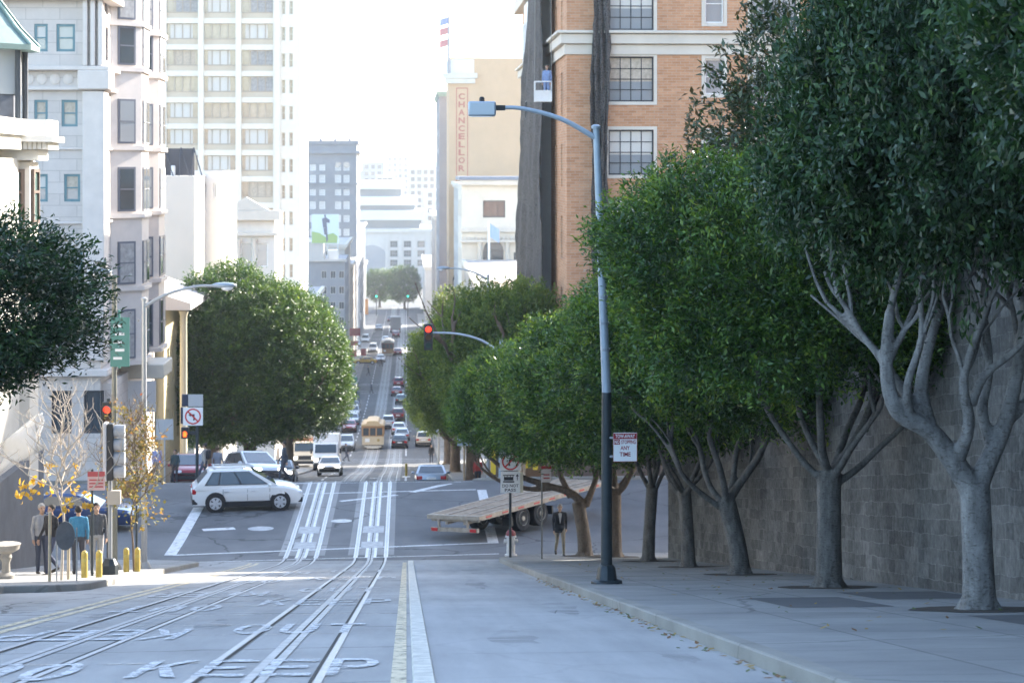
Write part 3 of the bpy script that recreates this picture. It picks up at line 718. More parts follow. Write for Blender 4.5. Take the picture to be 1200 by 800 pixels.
# bare sapling and autumn sapling on the left corner
def sapling(name, label, x, y, h, seed, bm_, leafmesh=None, r=.035, up=.5):
    t = thing(name, label, 'tree', (x, y, rz(y)+CURB)); rd = random.Random(seed); mb = MB()
    st = [(rd.uniform(-.04,.04)*i, rd.uniform(-.04,.04)*i, h*i/6) for i in range(7)]
    sp, sr = smooth_path(st, [r*(1-.13*i) for i in range(7)], 3); mb.tube(sp, sr, 8)
    def tw(p, d, r_, L, dep):
        q = Vector(p); pts = [q.copy()]; d = Vector(d).normalized()
        for i in range(3):
            d = (d + Vector((rd.uniform(-.3,.3), rd.uniform(-.3,.3), rd.uniform(-.1,.35)))).normalized(); q = q + d*L/3; pts.append(q.copy())
        mb.tube(pts, [r_, r_*.85, r_*.7, r_*.45], 5)
        if dep:
            for j in range(3):
                a = rd.uniform(0, 6.28); tw(pts[rd.choice((1,2,3))], d*.8 + Vector((cos(a), sin(a), .25)), r_*.62, L*.6, dep-1)
    for i in range(26):
        z = h*(.38 + .55*i/26); a = i*2.4
        tw((0, 0, z), (cos(a), sin(a), up), r*.5*(1.2-.6*i/26), h*.27*(1.15-.75*i/26), 2)
    mb.build('trunk', bm_, t, smooth=True)
    if leafmesh: link('crown', leafmesh, t)
    return t
pale_bark = M('pale_bark', (.5,.42,.33), .8, var=.2, vs=20)
lf1 = crown_mesh('crown', drygold, 51, 1.0, 1.5, 2.5, 22, 7, .14, lw=.8, spread=.1, inner=.2)
sapling('bare_sapling', 'nearly bare sapling with a few golden leaves on the left corner', xat(72,45.5), 45.5, 4.3, 5, pale_bark, lf1)
lf2 = crown_mesh('crown', autumn, 52, .75, 1.3, 4.6, 200, 8, .10, lw=.7, spread=.25, inner=.6, lump=.4)
sapling('autumn_sapling', 'thin sapling with yellow and rust leaves beside the grey lamp post', xat(157,54), 54, 4.5, 8, bark2, lf2, .03, .9)
for i, (px, y, h) in enumerate(((58,44.6,1.5),(80,46.2,1.0))):
    s_ = MB(); s_.tube([(0,0,-.1),(.01,0,h)], .035, 8)
    tag(s_.build('tree_stake', wood_pale, None, (xat(px,y), y, rz(y)+CURB), smooth=True), ['tall pale wooden stake left of the bare sapling','short pale wooden stake behind the bare sapling'][i], 'stake', 'stakes round the bare sapling')
# ================================================================== BUILDINGS
def facade(mb, kind, plane, a0, a1, z0, z1, ops, depth=.25, m=0, mr=None):
    """wall face with real openings. kind: front (faces the camera, a = x), right (faces +x, a = y), left (faces -x, a = y)"""
    def pt(a, z, d=0.): return (a, plane+d, z) if kind == 'front' else ((plane-d, a, z) if kind == 'right' else (plane+d, a, z))
    As = sorted({a0, a1, *[o[0] for o in ops], *[o[1] for o in ops]}); Zs = sorted({z0, z1, *[o[2] for o in ops], *[o[3] for o in ops]})
    As = [a for a in As if a0 <= a <= a1]; Zs = [z for z in Zs if z0 <= z <= z1]
    for i in range(len(As)-1):
        run = None
        for j in range(len(Zs)):
            solid = j < len(Zs)-1 and not any(o[0] < (As[i]+As[i+1])/2 < o[1] and o[2] < (Zs[j]+Zs[j+1])/2 < o[3] for o in ops)
            if solid and run is None: run = Zs[j]
            if not solid and run is not None:
                mb.quad(pt(As[i],run), pt(As[i+1],run), pt(As[i+1],Zs[j]), pt(As[i],Zs[j]), m); run = None
    q = m if mr is None else mr
    for x0, x1, y0, y1 in ops:
        for (a, b), (c, d) in (((x0,y0),(x1,y0)),((x1,y0),(x1,y1)),((x1,y1),(x0,y1)),((x0,y1),(x0,y0))):
            mb.quad(pt(a,b), pt(c,d), pt(c,d,depth), pt(a,b,depth), q)
_wc = {}
def win_meshes(w, h, nx, nz, fm, gm, fw, blind):
    k = (round(w,2), round(h,2), nx, nz, fm.name, gm.name, fw, blind.name if blind else None)
    if k not in _wc:
        w, h = k[0], k[1]
        f = MB(); t = .1
        f.box(-w/2, -w/2+fw, -.06, .05, 0, h); f.box(w/2-fw, w/2, -.06, .05, 0, h)
        f.box(-w/2+fw, w/2-fw, -.06, .05, 0, fw); f.box(-w/2+fw, w/2-fw, -.06, .05, h-fw, h)
        for i in range(1, nx): x = -w/2+fw + (w-2*fw)*i/nx; f.box(x-fw*.3, x+fw*.3, -.03, .04, fw, h-fw)
        for j in range(1, nz): z = fw + (h-2*fw)*j/nz; f.box(-w/2+fw, w/2-fw, -.035, .035, z-fw*.3, z+fw*.3)
        g = MB(); g.box(-w/2+fw*.5, w/2-fw*.5, .0, .02, fw*.5, h-fw*.5)
        mats = [gm]
        if blind:                                   # blind or curtain right behind the pane's lower/upper part shows through as its own slab
            g.box(-w/2+fw*.9, w/2-fw*.9, -.008, .001, h*.45, h-fw*.9, 1); mats = [gm, blind]
        _wc[k] = (f.mesh('window', fm), g.mesh('pane', mats))
    return _wc[k]
def windows(parent, kind, plane, ops, nx=1, nz=2, fm=None, gm=None, fw=.09, depth=.2, blinds=None, seed=0, name='window', panes=True):
    r = random.Random(seed)
    for x0, x1, z0, z1 in ops:
        b = r.choice(blinds) if blinds else None
        fmesh, gmesh = win_meshes(x1-x0, z1-z0, nx, nz, fm or white_paint, gm or glass, fw, b)
        c = (x0+x1)/2
        loc = (c, plane+depth, z0) if kind == 'front' else ((plane-depth, c, z0) if kind == 'right' else (plane+depth, c, z0))
        f = link(name, fmesh, parent, loc, {'front': 0, 'right': pi/2, 'left': -pi/2}[kind])
        if panes: link('pane', gmesh, f)
def shell(mb, x0, x1, y0, y1, z0, z1, side, fops, sops, m=0, depth=.25):
    """building block: front at y0, street side at x1 (side 'right') or x0 (side 'left'), other faces plain"""
    facade(mb, 'front', y0, x0, x1, z0, z1, fops, depth, m)
    if side == 'right':
        facade(mb, 'right', x1, y0, y1, z0, z1, sops, depth, m); mb.quad((x0,y0,z0),(x0,y1,z0),(x0,y1,z1),(x0,y0,z1), m)
    else:
        facade(mb, 'left', x0, y0, y1, z0, z1, sops, depth, m); mb.quad((x1,y0,z0),(x1,y1,z0),(x1,y1,z1),(x1,y0,z1), m)
    mb.quad((x0,y1,z0),(x1,y1,z0),(x1,y1,z1),(x0,y1,z1), m); mb.quad((x0,y0,z1),(x1,y0,z1),(x1,y1,z1),(x0,y1,z1), m)
def grid(a0, a1, w, na, z0, dz, h, nz): 
    p = (a1-a0)/na
    return [(a0+p*(i+.5)-w/2, a0+p*(i+.5)+w/2, z0+dz*j, z0+dz*j+h) for j in range(nz) for i in range(na)]
def band(mb, x0, x1, y0, y1, z0, z1, out, side, m=0):     # cornice ring round front and street side
    if side == 'right': mb.box(x0, x1+out, y0-out, y0-.002, z0, z1, m); mb.box(x1+.002, x1+out, y0-.002, y1, z0, z1, m)
    else: mb.box(x0-out, x1, y0-out, y0-.002, z0, z1, m); mb.box(x0-out, x0-.002, y0-.002, y1, z0, z1, m)

blind_w = M('pale_blind', (.62,.6,.55), .8); blind_t = M('tan_curtain', (.5,.43,.34), .85, var=.25, vs=5); blind_g = M('grey_curtain', (.36,.35,.34), .85, var=.3, vs=4)
bay_frame = M('bay_window_frame', (.13,.14,.17), .5)
teal_frame = M('teal_window_frame', (.11,.22,.25), .5); dark_frame = M('dark_window_frame', (.035,.04,.05), .5)
pale_glass = M('pale_reflecting_glass', (.3,.32,.33), .08, spec=.9)

# ---- stone retaining wall
wallm = masonry_mat('rough_stone', (.10,.095,.088), (.20,.19,.175), (.215,.205,.19), .46, .25, .010, slope=.155, bump=1., nscale=8, stain=.95, warp=.13)
w = MB(); H = 5.9
ys = ysamples(-12, 66.5); 
def wx(y): return 8.75 if y < 30 else 8.75 - (y-30)*.006
for a, b in zip(ys, ys[1:]):
    w.quad((wx(a),a,rz(a)-.4), (wx(b),b,rz(b)-.4), (wx(b),b,rz(b)+H), (wx(a),a,rz(a)+H))
    w.quad((wx(a),a,rz(a)+H), (wx(b),b,rz(b)+H), (wx(b)+.7,b,rz(b)+H), (wx(a)+.7,a,rz(a)+H))
    w.quad((wx(a)+.7,a,rz(a)+H), (wx(b)+.7,b,rz(b)+H), (wx(b)+.7,b,rz(b)+H-1.5), (wx(a)+.7,a,rz(a)+H-1.5))
e = wx(66.5)
w.quad((e,66.5,rz(66.5)-.4), (e,66.5,rz(66.5)+H), (60,66.5,rz(66.5)+H), (60,66.5,rz(66.5)-.4))
w.quad((e,66.5,rz(66.5)+H), (60,66.5,rz(66.5)+H), (60,67.2-1.4,rz(66.5)+H), (e,65.8,rz(66.5)+H))
tag(w.build('stone_wall', wallm), 'long rough stone retaining wall behind the ficus row', 'wall')
g = MB()
for a, b in zip(ys, ys[1:]): g.quad((9.3,a,rz(a)+H-.4), (60,a,rz(a)+H-.4), (60,b,rz(b)+H-.4), (9.3,b,rz(b)+H-.4))
structure(g.build('terrace_ground', M('terrace_soil', (.07,.06,.045), .95, var=.3)))
g = MB()                                      # unseen club house above the wall, added to give the street its shade
g.box(16, 46, -6, 66, -13, 17)
tag(g.build('unseen_club_house', masonry_mat('club_brick', (.2,.1,.07), (.24,.13,.09), (.3,.28,.25), .24, .08, .01)), 'unseen brick club house above the stone wall, added to shade the street', 'building')

# ---- brick building at the far right corner
g = MB(); g.box(26, 46, 104.5, 122, -18, 26)  # unseen block added to keep the sun off the corner mansion's wall
tag(g.build('unseen_shade_block', masonry_mat('brown_brick', (.25,.14,.09), (.3,.17,.11), (.3,.26,.22), .42, .13, .012)), 'unseen tall brown block added behind the orange brick building to shade the left corner', 'building')
brick = masonry_mat('orange_brick', (.46,.22,.105), (.58,.31,.17), (.5,.38,.28), .42, .13, .012, bump=.25, nscale=3, stain=.22)
bb = thing('brick_building', 'tall orange brick apartment building on the right corner with cream bands', 'building', (0,0,0))
BX, BY = 7.6, 97.0; zb, zt = -16.5, 11.0
def bx(px): return xat(px, BY)
def bz(py): return (200-py) * BY*1.0 / 2400 * (1/ (cos(PSI)))  # height of a feature seen in row py on this front
rows = [(bz(35), bz(-22)), (bz(119), bz(66)), (bz(205), bz(152)), (bz(291), bz(238)), (bz(377), bz(324)), (bz(463), bz(410))]
fops = []
for z0, z1 in rows:
    fops += [(bx(713), bx(766), z0, z1), (bx(826), bx(848), z0+.35, z1-.1), (bx(880), bx(933), z0, z1), (bx(985), bx(1038), z0, z1), (bx(1085), bx(1138), z0, z1)]
sops = grid(98.2, 133, 1.15, 9, zb+5.2, 3.5, 2.1, 6)
m = MB(); shell(m, BX, 44, BY, 134, zb, zt, 'left', fops, sops, 0, .3)
m.build('wall', [brick], bb)
windows(bb, 'front', BY, [o for o in fops if o[1]-o[0] > 1.5], 4, 4, dark_frame, pale_glass, .07, .16, [blind_w, blind_w, blind_g, blind_t], 4)
windows(bb, 'front', BY, [o for o in fops if o[1]-o[0] < 1.5], 1, 2, white_paint, pale_glass, .07, .16)
windows(bb, 'left', BX, sops, 2, 4, white_paint, pale_glass, .07, .16)
_sc = {}
for x0, x1, z0, z1 in fops:                    # cream surrounds, 5 cm proud of the brick
    w_, h_ = x1-x0, z1-z0; k = (round(w_,2), round(h_,2))
    if k not in _sc:
        t = MB()
        for a in ((-w_/2-.16,-w_/2,-.16,h_+.16),(w_/2,w_/2+.16,-.16,h_+.16),(-w_/2,w_/2,h_,h_+.16),(-w_/2,w_/2,-.16,0)): t.box(a[0], a[1], -.05, -.003, a[2], a[3])
        _sc[k] = t.mesh('window_surround', cream)
    link('window_surround', _sc[k], bb, ((x0+x1)/2, BY, z0))
c = MB()
band(c, BX, 44, BY, 134, bz(64), bz(52), .12, 'left'); band(c, BX, 44, BY, 134, bz(51.5), bz(40), .32, 'left'); band(c, BX, 44, BY, 134, bz(39.5), bz(36), .5, 'left')
band(c, BX, 44, BY, 134, zt-.8, zt, .6, 'left')
for z in (zb+4.45,): band(c, BX, 44, BY, 134, z, z+.3, .3, 'left')
c.build('cornice', cream, bb, bevel=.03)
c = MB(); band(c, BX, 44, BY, 134, zb+.5, zb+4.4, .1, 'left'); c.build('plinth', M('dark_brown_stone', (.14,.10,.075), .85, var=.2, vs=1), bb)
for i, (y0, y1) in enumerate(((108,111.5),(121,124.5))):     # bay windows on the street side
    b = MB(); b.prism([(BX-.01,y0-.7),(BX-.45,y0),(BX-.45,y1),(BX-.01,y1+.7)], 'z', zb+5, zt-1.0)
    bay = b.build('bay_window', M('bay_white', (.7,.69,.66), .6, var=.05), bb)
    for j in range(6):
        z0 = zb+5.6+3.5*j
        f, g_ = win_meshes(1.1, 2.2, 2, 4, white_paint, glass, .06, None)
        for yc_ in (y0+.75, y1-.75):
            o = link('window', f, bay, (BX-.50, yc_, z0), -pi/2); link('pane', g_, o, (0,.0,0))
fe = MB()                                      # fire balconies on the side
for z in (zb+8.9, zb+12.4, zb+15.9, zb+19.4):
    fe.box(BX-.9, BX-.01, 112.5, 115.5, z, z+.06)
    for y in np.arange(112.5, 115.6, .25): fe.box(BX-.9, BX-.86, y, y+.03, z+.06, z+.95)
    fe.box(BX-.91, BX-.85, 112.5, 115.55, z+.95, z+1.0)
fe.build('balcony', dark_frame, bb)

def drape(name, label, pts_top, pts_bot, seed, group):
    """scaffold netting: a crinkled hanging sheet between two outlines, a few cm thick"""
    r = np.random.default_rng(seed); nu, nv = 26, 44; mb = MB(); vs = []
    for j in range(nv+1):
        t = j/nv
        for i in range(nu+1):
            u = i/nu
            a = Vector(pts_top[0]).lerp(Vector(pts_top[1]), u); b = Vector(pts_bot[0]).lerp(Vector(pts_bot[1]), u)
            p = a.lerp(b, t); wv = .16*sin(u*19 + 2.2*sin(t*5+seed)) + .09*sin(u*43 + t*9) + .05*r.normal()
            vs.append((p.x + wv*.5 + .12*sin(t*17+seed)*(u-.5), p.y - .1 + wv*.8, p.z))
    mb.add(vs, [(j*(nu+1)+i, j*(nu+1)+i+1, (j+1)*(nu+1)+i+1, (j+1)*(nu+1)+i) for j in range(nv) for i in range(nu)])
    o = mb.build(name, netm, smooth=True, angle=180)
    md = o.modifiers.new('thick', 'SOLIDIFY'); md.thickness = .02
    return tag(o, label, 'netting', group)
netm = M('charcoal_netting', (.085,.08,.075), .9, var=.3, vs=1.2, bump=.5, bs=40)
nt = netm.node_tree; tc = N(nt,'ShaderNodeTexCoord'); nz = N(nt,'ShaderNodeTexNoise'); nz.inputs['Scale'].default_value = 14; nz.inputs['Detail'].default_value = 5
nt.links.new(tc.outputs['Object'], nz.inputs['Vector']); rp_ = N(nt,'ShaderNodeMapRange'); rp_.inputs['From Min'].default_value = .35; rp_.inputs['From Max'].default_value = .5; rp_.inputs['To Min'].default_value = .45
nt.links.new(nz.outputs['Fac'], rp_.inputs['Value']); nt.links.new(rp_.outputs[0], nt.nodes['Principled BSDF'].inputs['Alpha'])
GN = 'scaffold netting on the brick building'
drape('scaffold_netting', 'wide charcoal netting hung down the street side of the brick building, flaring out', ((6.95,117,11),(6.95,104.2,11)), ((6.1,119.5,-11.5),(6.75,103.2,-11.5)), 3, GN)
drape('scaffold_netting', 'narrow charcoal netting strip hung down the front of the brick building', ((bx(692),96.6,12),(bx(713),96.6,12)), ((bx(695),96.6,-9),(bx(711),96.5,-9)), 8, GN)
# window washers' cradle
ck = thing('hanging_cradle', 'white work cradle hanging by ropes on the brick facade', 'cradle', (xat(641,97.6)-.1, 99.0, bz(119)+.05))
m = MB(); m.box(-.42,.42,-.3,.3,0,.06); 
for z in (.5,.95): 
    m.box(-.42,.42,-.3,-.26,z,z+.05); m.box(-.42,.42,.26,.3,z,z+.05); m.box(-.42,-.38,-.26,.26,z,z+.05); m.box(.38,.42,-.26,.26,z,z+.05)
for x in (-.4,.4):
    for y in (-.28,.28): m.box(x-.02,x+.02,y-.02,y+.02,.06,1.0)
m.box(-.40,.40,-.285,-.27,.06,.5)
m.build('cage', white_paint, ck)
m = MB(); m.tube([(-.41,0,1),(-.3,0,14)], .02, 6); m.tube([(.41,0,1),(.35,0,14)], .02, 6); m.build('rope', M('rope', (.25,.24,.22), .9), ck)

# ---- tan hotel tower with painted letters
def tanmat(n, c, v=.06): return M(n, c, .85, var=v, vs=.4)
th = thing('hotel_tower', 'tall tan hotel block with pink painted vertical lettering on its blank wall', 'building', (0,0,0))
TY = 375; s_ = TY/2400
tx0, tx1 = xat(526,TY), xat(640,TY); tz = lambda y: (200-y)*s_
m = MB(); shell(m, tx0, tx1+8, TY, 395, -40, tz(68), 'left', [], [], 0); m.build('wall', tanmat('tan_stucco', (.55,.37,.22)), th)
m = MB(); m.box(tx0-1.2, tx0+5.2, TY-.7, TY-.01, tz(92), tz(86)); m.box(tx0-.8, tx0+4.8, TY-.5, TY-.01, tz(98), tz(92.2)); m.build('cornice', cream, th)
m = MB(); m.box(tx0-.3, tx0+4.6, TY-.05, TY+12, tz(86)+.01, tz(70)); m.build('penthouse', M('white_stucco', (.7,.68,.64), .8), th)
pk = M('faded_pink_paint', (.42,.13,.09), .85, var=.2, vs=2)
m = MB(); cx = xat(541,TY)
fx0, fx1, fz0, fz1 = xat(534.5,TY), xat(548.5,TY), tz(262), tz(103)
for a in ((fx0,fx0+.16,fz0,fz1),(fx1-.16,fx1,fz0,fz1),(fx0+.16,fx1-.16,fz1-.16,fz1),(fx0+.16,fx1-.16,fz0,fz0+.16)): m.box(a[0],a[1],TY-.03,TY-.002,a[2],a[3])
for i, ch in enumerate('CHANCELLOR HOTEL'):
    if ch != ' ': text_fit(m, ch, cx, tz(113.2+9.35*i), 1.15, 1.12, TY-.02, 0, .03)
m.build('lettering', pk, th)
fp = thing('flagpole', 'rooftop flagpole with red and blue flags on the tan hotel', 'flagpole', (xat(526,TY), TY-.3, tz(86)))
m = MB(); m.tube([(0,0,0),(0,0,10.8)], [.3,.16], 8); m.build('pole', M('flagpole_grey', (.3,.3,.31), .5), fp)
for z, mt in ((7.2,'red'),(9,'blue'),(5,'red')):
    m = MB(); vs = [(-.1-.4*i, .12*sin(i*1.5), z+1.3*j-.12*i) for j in range(2) for i in range(5)]
    m.add(vs, [(i,i+1,i+6,i+5) for i in range(4)]); o = m.build('flag', M('flag_'+mt, {'red':(.5,.2,.2),'blue':(.25,.3,.5)}[mt], .8), fp)
    o.modifiers.new('thick','SOLIDIFY').thickness = .02

# ---- white ornate bank-like building under the tan tower
wb = thing('ornate_building', 'white ornate corner building with dark flat cornice and arched window', 'building', (0,0,0))
WY = 290; s_ = WY/2400; wz = lambda y: (200-y)*s_; wxx = lambda p: xat(p, WY)
wf = [(wxx(566), wxx(592), wz(255), wz(235)), (wxx(566), wxx(590), wz(322), wz(293)), (wxx(602), wxx(618), wz(322), wz(296))]
m = MB(); shell(m, wxx(541), wxx(541)+16, WY, 310, -36, wz(217), 'left', wf, grid(291,309,1.2,5,wz(255),-7,2.4,3), 0, .4)
m.build('wall', M('white_terracotta', (.66,.6,.5), .75, var=.08, vs=.7), wb)
windows(wb, 'front', WY, wf[:1], 3, 1, dark_frame, glass, .18, .3); windows(wb, 'front', WY, wf[1:], 2, 2, dark_frame, glass, .14, .3)
m = MB(); m.prism([(wxx(538),WY-1.1),(wxx(541)+17,WY-1.1),(wxx(541)+17,311),(wxx(538),311)], 'z', wz(211), wz(207)); m.build('roof', M('slate_blue_roof', (.17,.2,.26), .6), wb)
m = MB(); m.box(wxx(539), wxx(541)+16, WY-.9, WY-.01, wz(217), wz(211.2)); m.build('cornice', cream, wb, bevel=.05); m = MB(); m.box(wxx(539.5), wxx(541)+16, WY-.5, WY-.01, wz(272), wz(267)); m.build('cornice', cream, wb, bevel=.05); m = MB(); m.box(wxx(539), wxx(541)+16, WY-.8, WY-.01, wz(284), wz(281))
for i in range(24): m.box(wxx(541)+.3+i*.55, wxx(541)+.55+i*.55, WY-.45, WY-.01, wz(281)+.0-.0, wz(281)+.35)
for i in range(4):
    x = wxx(546)+i*.0
m.build('cornice', cream, wb, bevel=.05)
m = MB()
for p in (562, 594): m.lathe([(.45,0),(.45,.4),(.33,.6),(.28,4.6),(.42,4.9),(.5,5.2)], 12, 0, (wxx(p), WY-.35, wz(325)))
m.build('column', cream, wb, smooth=True)
m = MB(); pts = [(cos(radians(a))*1.75, sin(radians(a))*1.75) for a in range(0,181,15)]; pin = [(cos(radians(a))*1.45, sin(radians(a))*1.45) for a in range(180,-1,-15)]
m.prism([(wxx(578)+u, wz(293)+v) for u, v in pts+pin], 'y', WY-.3, WY-.01); m.build('arch', cream, wb)
m = MB(); m.prism([(wxx(578)+u*.8, wz(293)+.01+v*.8) for u, v in pts], 'y', WY-.06, WY-.012); m.build('pane', glass, wb)
fp = thing('flagpole', 'white flagpole with a small blue and white flag before the ornate building', 'flagpole', (wxx(572), WY-3, -36))
m = MB(); m.tube([(0,0,0),(0,0,36+wz(258))], .16, 8); m.build('pole', white_paint, fp)
m = MB(); vs = [(.15+.32*i, .1*sin(i*1.4), 36+wz(261)-1.9*j-.22*i) for j in range(2) for i in range(5)]; m.add(vs, [(i,i+1,i+6,i+5) for i in range(4)])
o = m.build('flag', M('pale_blue_flag', (.3,.42,.65), .8), fp); o.modifiers.new('thick','SOLIDIFY').thickness = .02

# ---- row on the right between, in shade: grey slab with copper cornice
def side_block(name, label, side, x, y0, y1, zt, mat, na, nz, w, h, frame=None, cat='building', gz=None, wm=None, dep=12, fw_=.12, cornice=None, fn=2, sp=3.6, top_off=1.2):
    z0 = min(rz(y0), rz(y1))-1.; t = thing(name, label, cat, (0,0,0)); m = MB()
    x0, x1 = (x-dep, x) if side == 'right' else (x, x+dep)
    so = grid(y0+.5, y1-.5, w, na, zt-top_off-h-sp*(nz-1), sp, h, nz); fo = grid(x0+.5, x1-.5, w*.8, fn, zt-top_off-h-sp*(nz-1), sp, h, nz) if fn else []
    shell(m, x0, x1, y0, y1, z0, zt, side, fo, so, 0, .3); m.build('wall', mat, t)
    windows(t, side, x, so, 1, 2, frame or white_paint, gz or glass, fw_, .2)
    if fn: windows(t, 'front', y0, fo, 1, 2, frame or white_paint, gz or glass, fw_, .2)
    c = MB(); band(c, x0, x1, y0, y1, zt-.5, zt+.1, .5, side); band(c, x0, x1, y0, y1, zt-.9, zt-.52, .25, side); c.build('cornice', cornice or cream, t)
    return t
copper = M('green_copper', (.24,.36,.32), .6, var=.15, vs=2)
gs = M('grey_stone', (.27,.28,.30), .85, var=.08, vs=.6); gs2 = M('pale_stone', (.5,.48,.45), .85, var=.08, vs=.6); gs3 = M('warm_grey_stone', (.42,.38,.34), .85, var=.1, vs=.6)
side_block('office_block', 'grey office slab with green copper cornice left of the tan hotel', 'left', xat(513,420), 400, 440, (200-112)*420/2400, gs, 8, 13, 1.9, 2.6, dark_frame, cornice=copper, fn=2)
side_block('office_block', 'lower pale office slab beyond the copper corniced one', 'left', xat(508,500), 470, 540, (200-250)*500/2400, gs3, 9, 6, 1.8, 2.4, dark_frame, fn=2)
side_block('office_block', 'low brown office front at the far right end of the street', 'left', xat(497,600), 560, 640, (200-305)*600/2400, gs2, 9, 4, 1.8, 2.4, dark_frame, fn=2)
side_block('shop_building', 'tan shop building on the right behind the street trees', 'left', 7.9, 136, 196, -10.5, M('tan_brick', (.4,.3,.22), .85, var=.1), 10, 3, 1.4, 2.0, white_paint, fn=0)
side_block('shop_building', 'brown shop row on the right downhill, hidden by tree crowns', 'left', 8.2, 216, 287, -12.5, gs3, 12, 4, 1.4, 2.0, white_paint, fn=0)
side_block('shop_building', 'pale shop row on the right between the ornate building and the tan hotel', 'left', 8.6, 312, 372, -2, gs2, 10, 7, 1.4, 2.0, dark_frame, fn=0)

# ---- left: grey victorian apartment house
lav = masonry_mat('lavender_grey_ashlar', (.57,.51,.46), (.62,.56,.51), (.46,.41,.37), 1.6, .55, .02, bump=.15, nscale=2, stain=.1)
gp = M('pale_grey_trim', (.66,.59,.53), .7, var=.06)
vx, VY = -14.5, 98.0; VS = VY/2400; vz = lambda y: (200-y)*VS; vxx = lambda p: xat(p, VY)
rv = random.Random(12)
vb = thing('apartment_house', 'pale grey stone apartment house with corner pilaster and bay windows, left corner', 'building', (0,0,0))
fo = [(vxx(a), vxx(b), vz(c_), vz(d_)) for a, b, c_, d_ in ((66,88,62,30),(72,91,149,118),(75,94,236,204),(78,97,321,290),(40,56,62,30),(40,56,149,118),(40,56,236,204),(98,122,505,455),(60,84,505,455))]
so = []
for z1, z0 in ((15,-32),(70,30),(165,118),(247,200),(335,290),(425,372)):
    for yy in (99.6,): so.append((yy, yy+1.0, vz(z1), vz(z0)))
m = MB(); shell(m, -34, vx, VY, 119, -17, 10.5, 'right', fo, so, 0, .3); m.build('wall', lav, vb)
windows(vb, 'front', VY, fo[:7], 1, 2, teal_frame, pale_glass, .12, .12, [None, blind_w, blind_t], 3)
windows(vb, 'front', VY, fo[7:], 1, 2, dark_frame, glass, .1, .2)
windows(vb, 'right', vx, so, 1, 1, dark_frame, pale_glass, .1, .15)
m = MB()                                                     # corner pilaster, string courses, corbel
m.prism([(vx-.8,VY-.28),(vx+.22,VY-.28),(vx+.22,VY+1.2),(vx+.005,VY+1.2),(vx+.005,VY-.005),(vx-.8,VY-.005)], 'z', vz(420), vz(108))
m.build('pilaster', gp, vb, bevel=.04); m = MB(); m.prism([(vx-1.0,VY-.47),(vx+.47,VY-.47),(vx+.47,VY+1.4),(vx+.005,VY+1.4),(vx+.005,VY-.005),(vx-1.0,VY-.005)], 'z', vz(106), vz(84))
m.build('capital', gp, vb, bevel=.04)
for a in range(3):
    x = vx-.78+a*.36; m = MB(); m.prism([(x,VY-.36),(x+.22,VY-.36),(x+.22,VY-.005),(x,VY-.005)], 'z', vz(78.5), 10); m.build('flute', gp, vb, bevel=.03)
for za, zb2, out_ in ((107,103,.3),(84,79,.45),(438,430,.4),(3,-4,.6),(176,173,.12),(262,259,.12),(346,343,.12)):
    m = MB(); band(m, -34, vx, VY, 119, vz(za), vz(zb2), out_, 'right'); m.build('cornice', gp, vb, bevel=.03)
m = MB()
for i in range(12): m.lathe([(.02,-.02),(.22,-.02),(.25,0),(.25,.03)], 12, 0, (vx-1.5-.62*i, VY-.03, vz(94)), 'y')
m.build('rosette', gp, vb, smooth=True)
for yb in (102.2, 109.2):                                     # canted bays on the street side
    z0, z1 = vz(432), 10.2
    b = MB(); b.prism([(vx+.01,yb-.9),(vx+1.35,yb+.5),(vx+1.35,yb+3.2),(vx+.01,yb+4.6)], 'z', z0, z1)
    bay = b.build('bay_window', gp, vb)
    for zl, zh in ((15,-32),(70,28),(165,116),(247,198),(335,288),(425,370)):
        a, c_ = vz(zl), vz(zh)
        for u in (.75, 2.0):                                  # street face: two tall panes; the cant: one pane
            fr = MB(); fr.box(vx+1.352, vx+1.42, yb+u-.08, yb+u+.98, a-.1, c_+.1); fr.box(vx+1.432, vx+1.45, yb+u, yb+u+.9, (a+c_)/2-.03, (a+c_)/2+.03); o = fr.build('window', bay_frame, bay)
            gl = MB(); gl.box(vx+1.421, vx+1.43, yb+u+.02, yb+u+.88, a, c_); gl.build('pane', rv.choice((pale_glass, glass, blind_g)), bay)
        nx_, ny_ = 1.4/1.94, -1.34/1.94
        def Q(t, o): return (vx+.01+1.34*t + nx_*o, yb-.9+1.4*t + ny_*o)
        fr = MB(); fr.prism([Q(.22,.003),Q(.78,.003),Q(.78,.06),Q(.22,.06)], 'z', a-.1, c_+.1); fr.prism([Q(.27,.077),Q(.73,.077),Q(.73,.09),Q(.27,.09)], 'z', (a+c_)/2-.03, (a+c_)/2+.03); fr.build('window', bay_frame, bay)
        gl = MB(); gl.prism([Q(.28,.062),Q(.72,.062),Q(.72,.075),Q(.28,.075)], 'z', a, c_); gl.build('pane', rv.choice((pale_glass, glass, blind_g)), bay)
        m2 = MB(); m2.prism([(vx+.01,yb-1.1),(vx+1.5,yb+.42),(vx+1.5,yb+3.3),(vx+.01,yb+4.8)], 'z', a-.42, a-.2); m2.build('sill', gp, bay)
m = MB()
m.box(vx+.002, vx+2.2, 104.5, 108.5, vz(458), vz(440)); m.build('awning', M('cream_canopy', (.6,.56,.47), .7, var=.05), vb, bevel=.06)
m = MB(); m.box(vx+.35, vx+1.9, 103.9, 103.98, vz(497), vz(459)); m.build('sign_panel', M('blank_panel', (.58,.57,.55), .6, var=.04), vb)
m = MB(); m.box(vx+.002, vx+.5, 98.4, 104, -16, vz(440)-.3)
m.build('plinth', lav, vb)

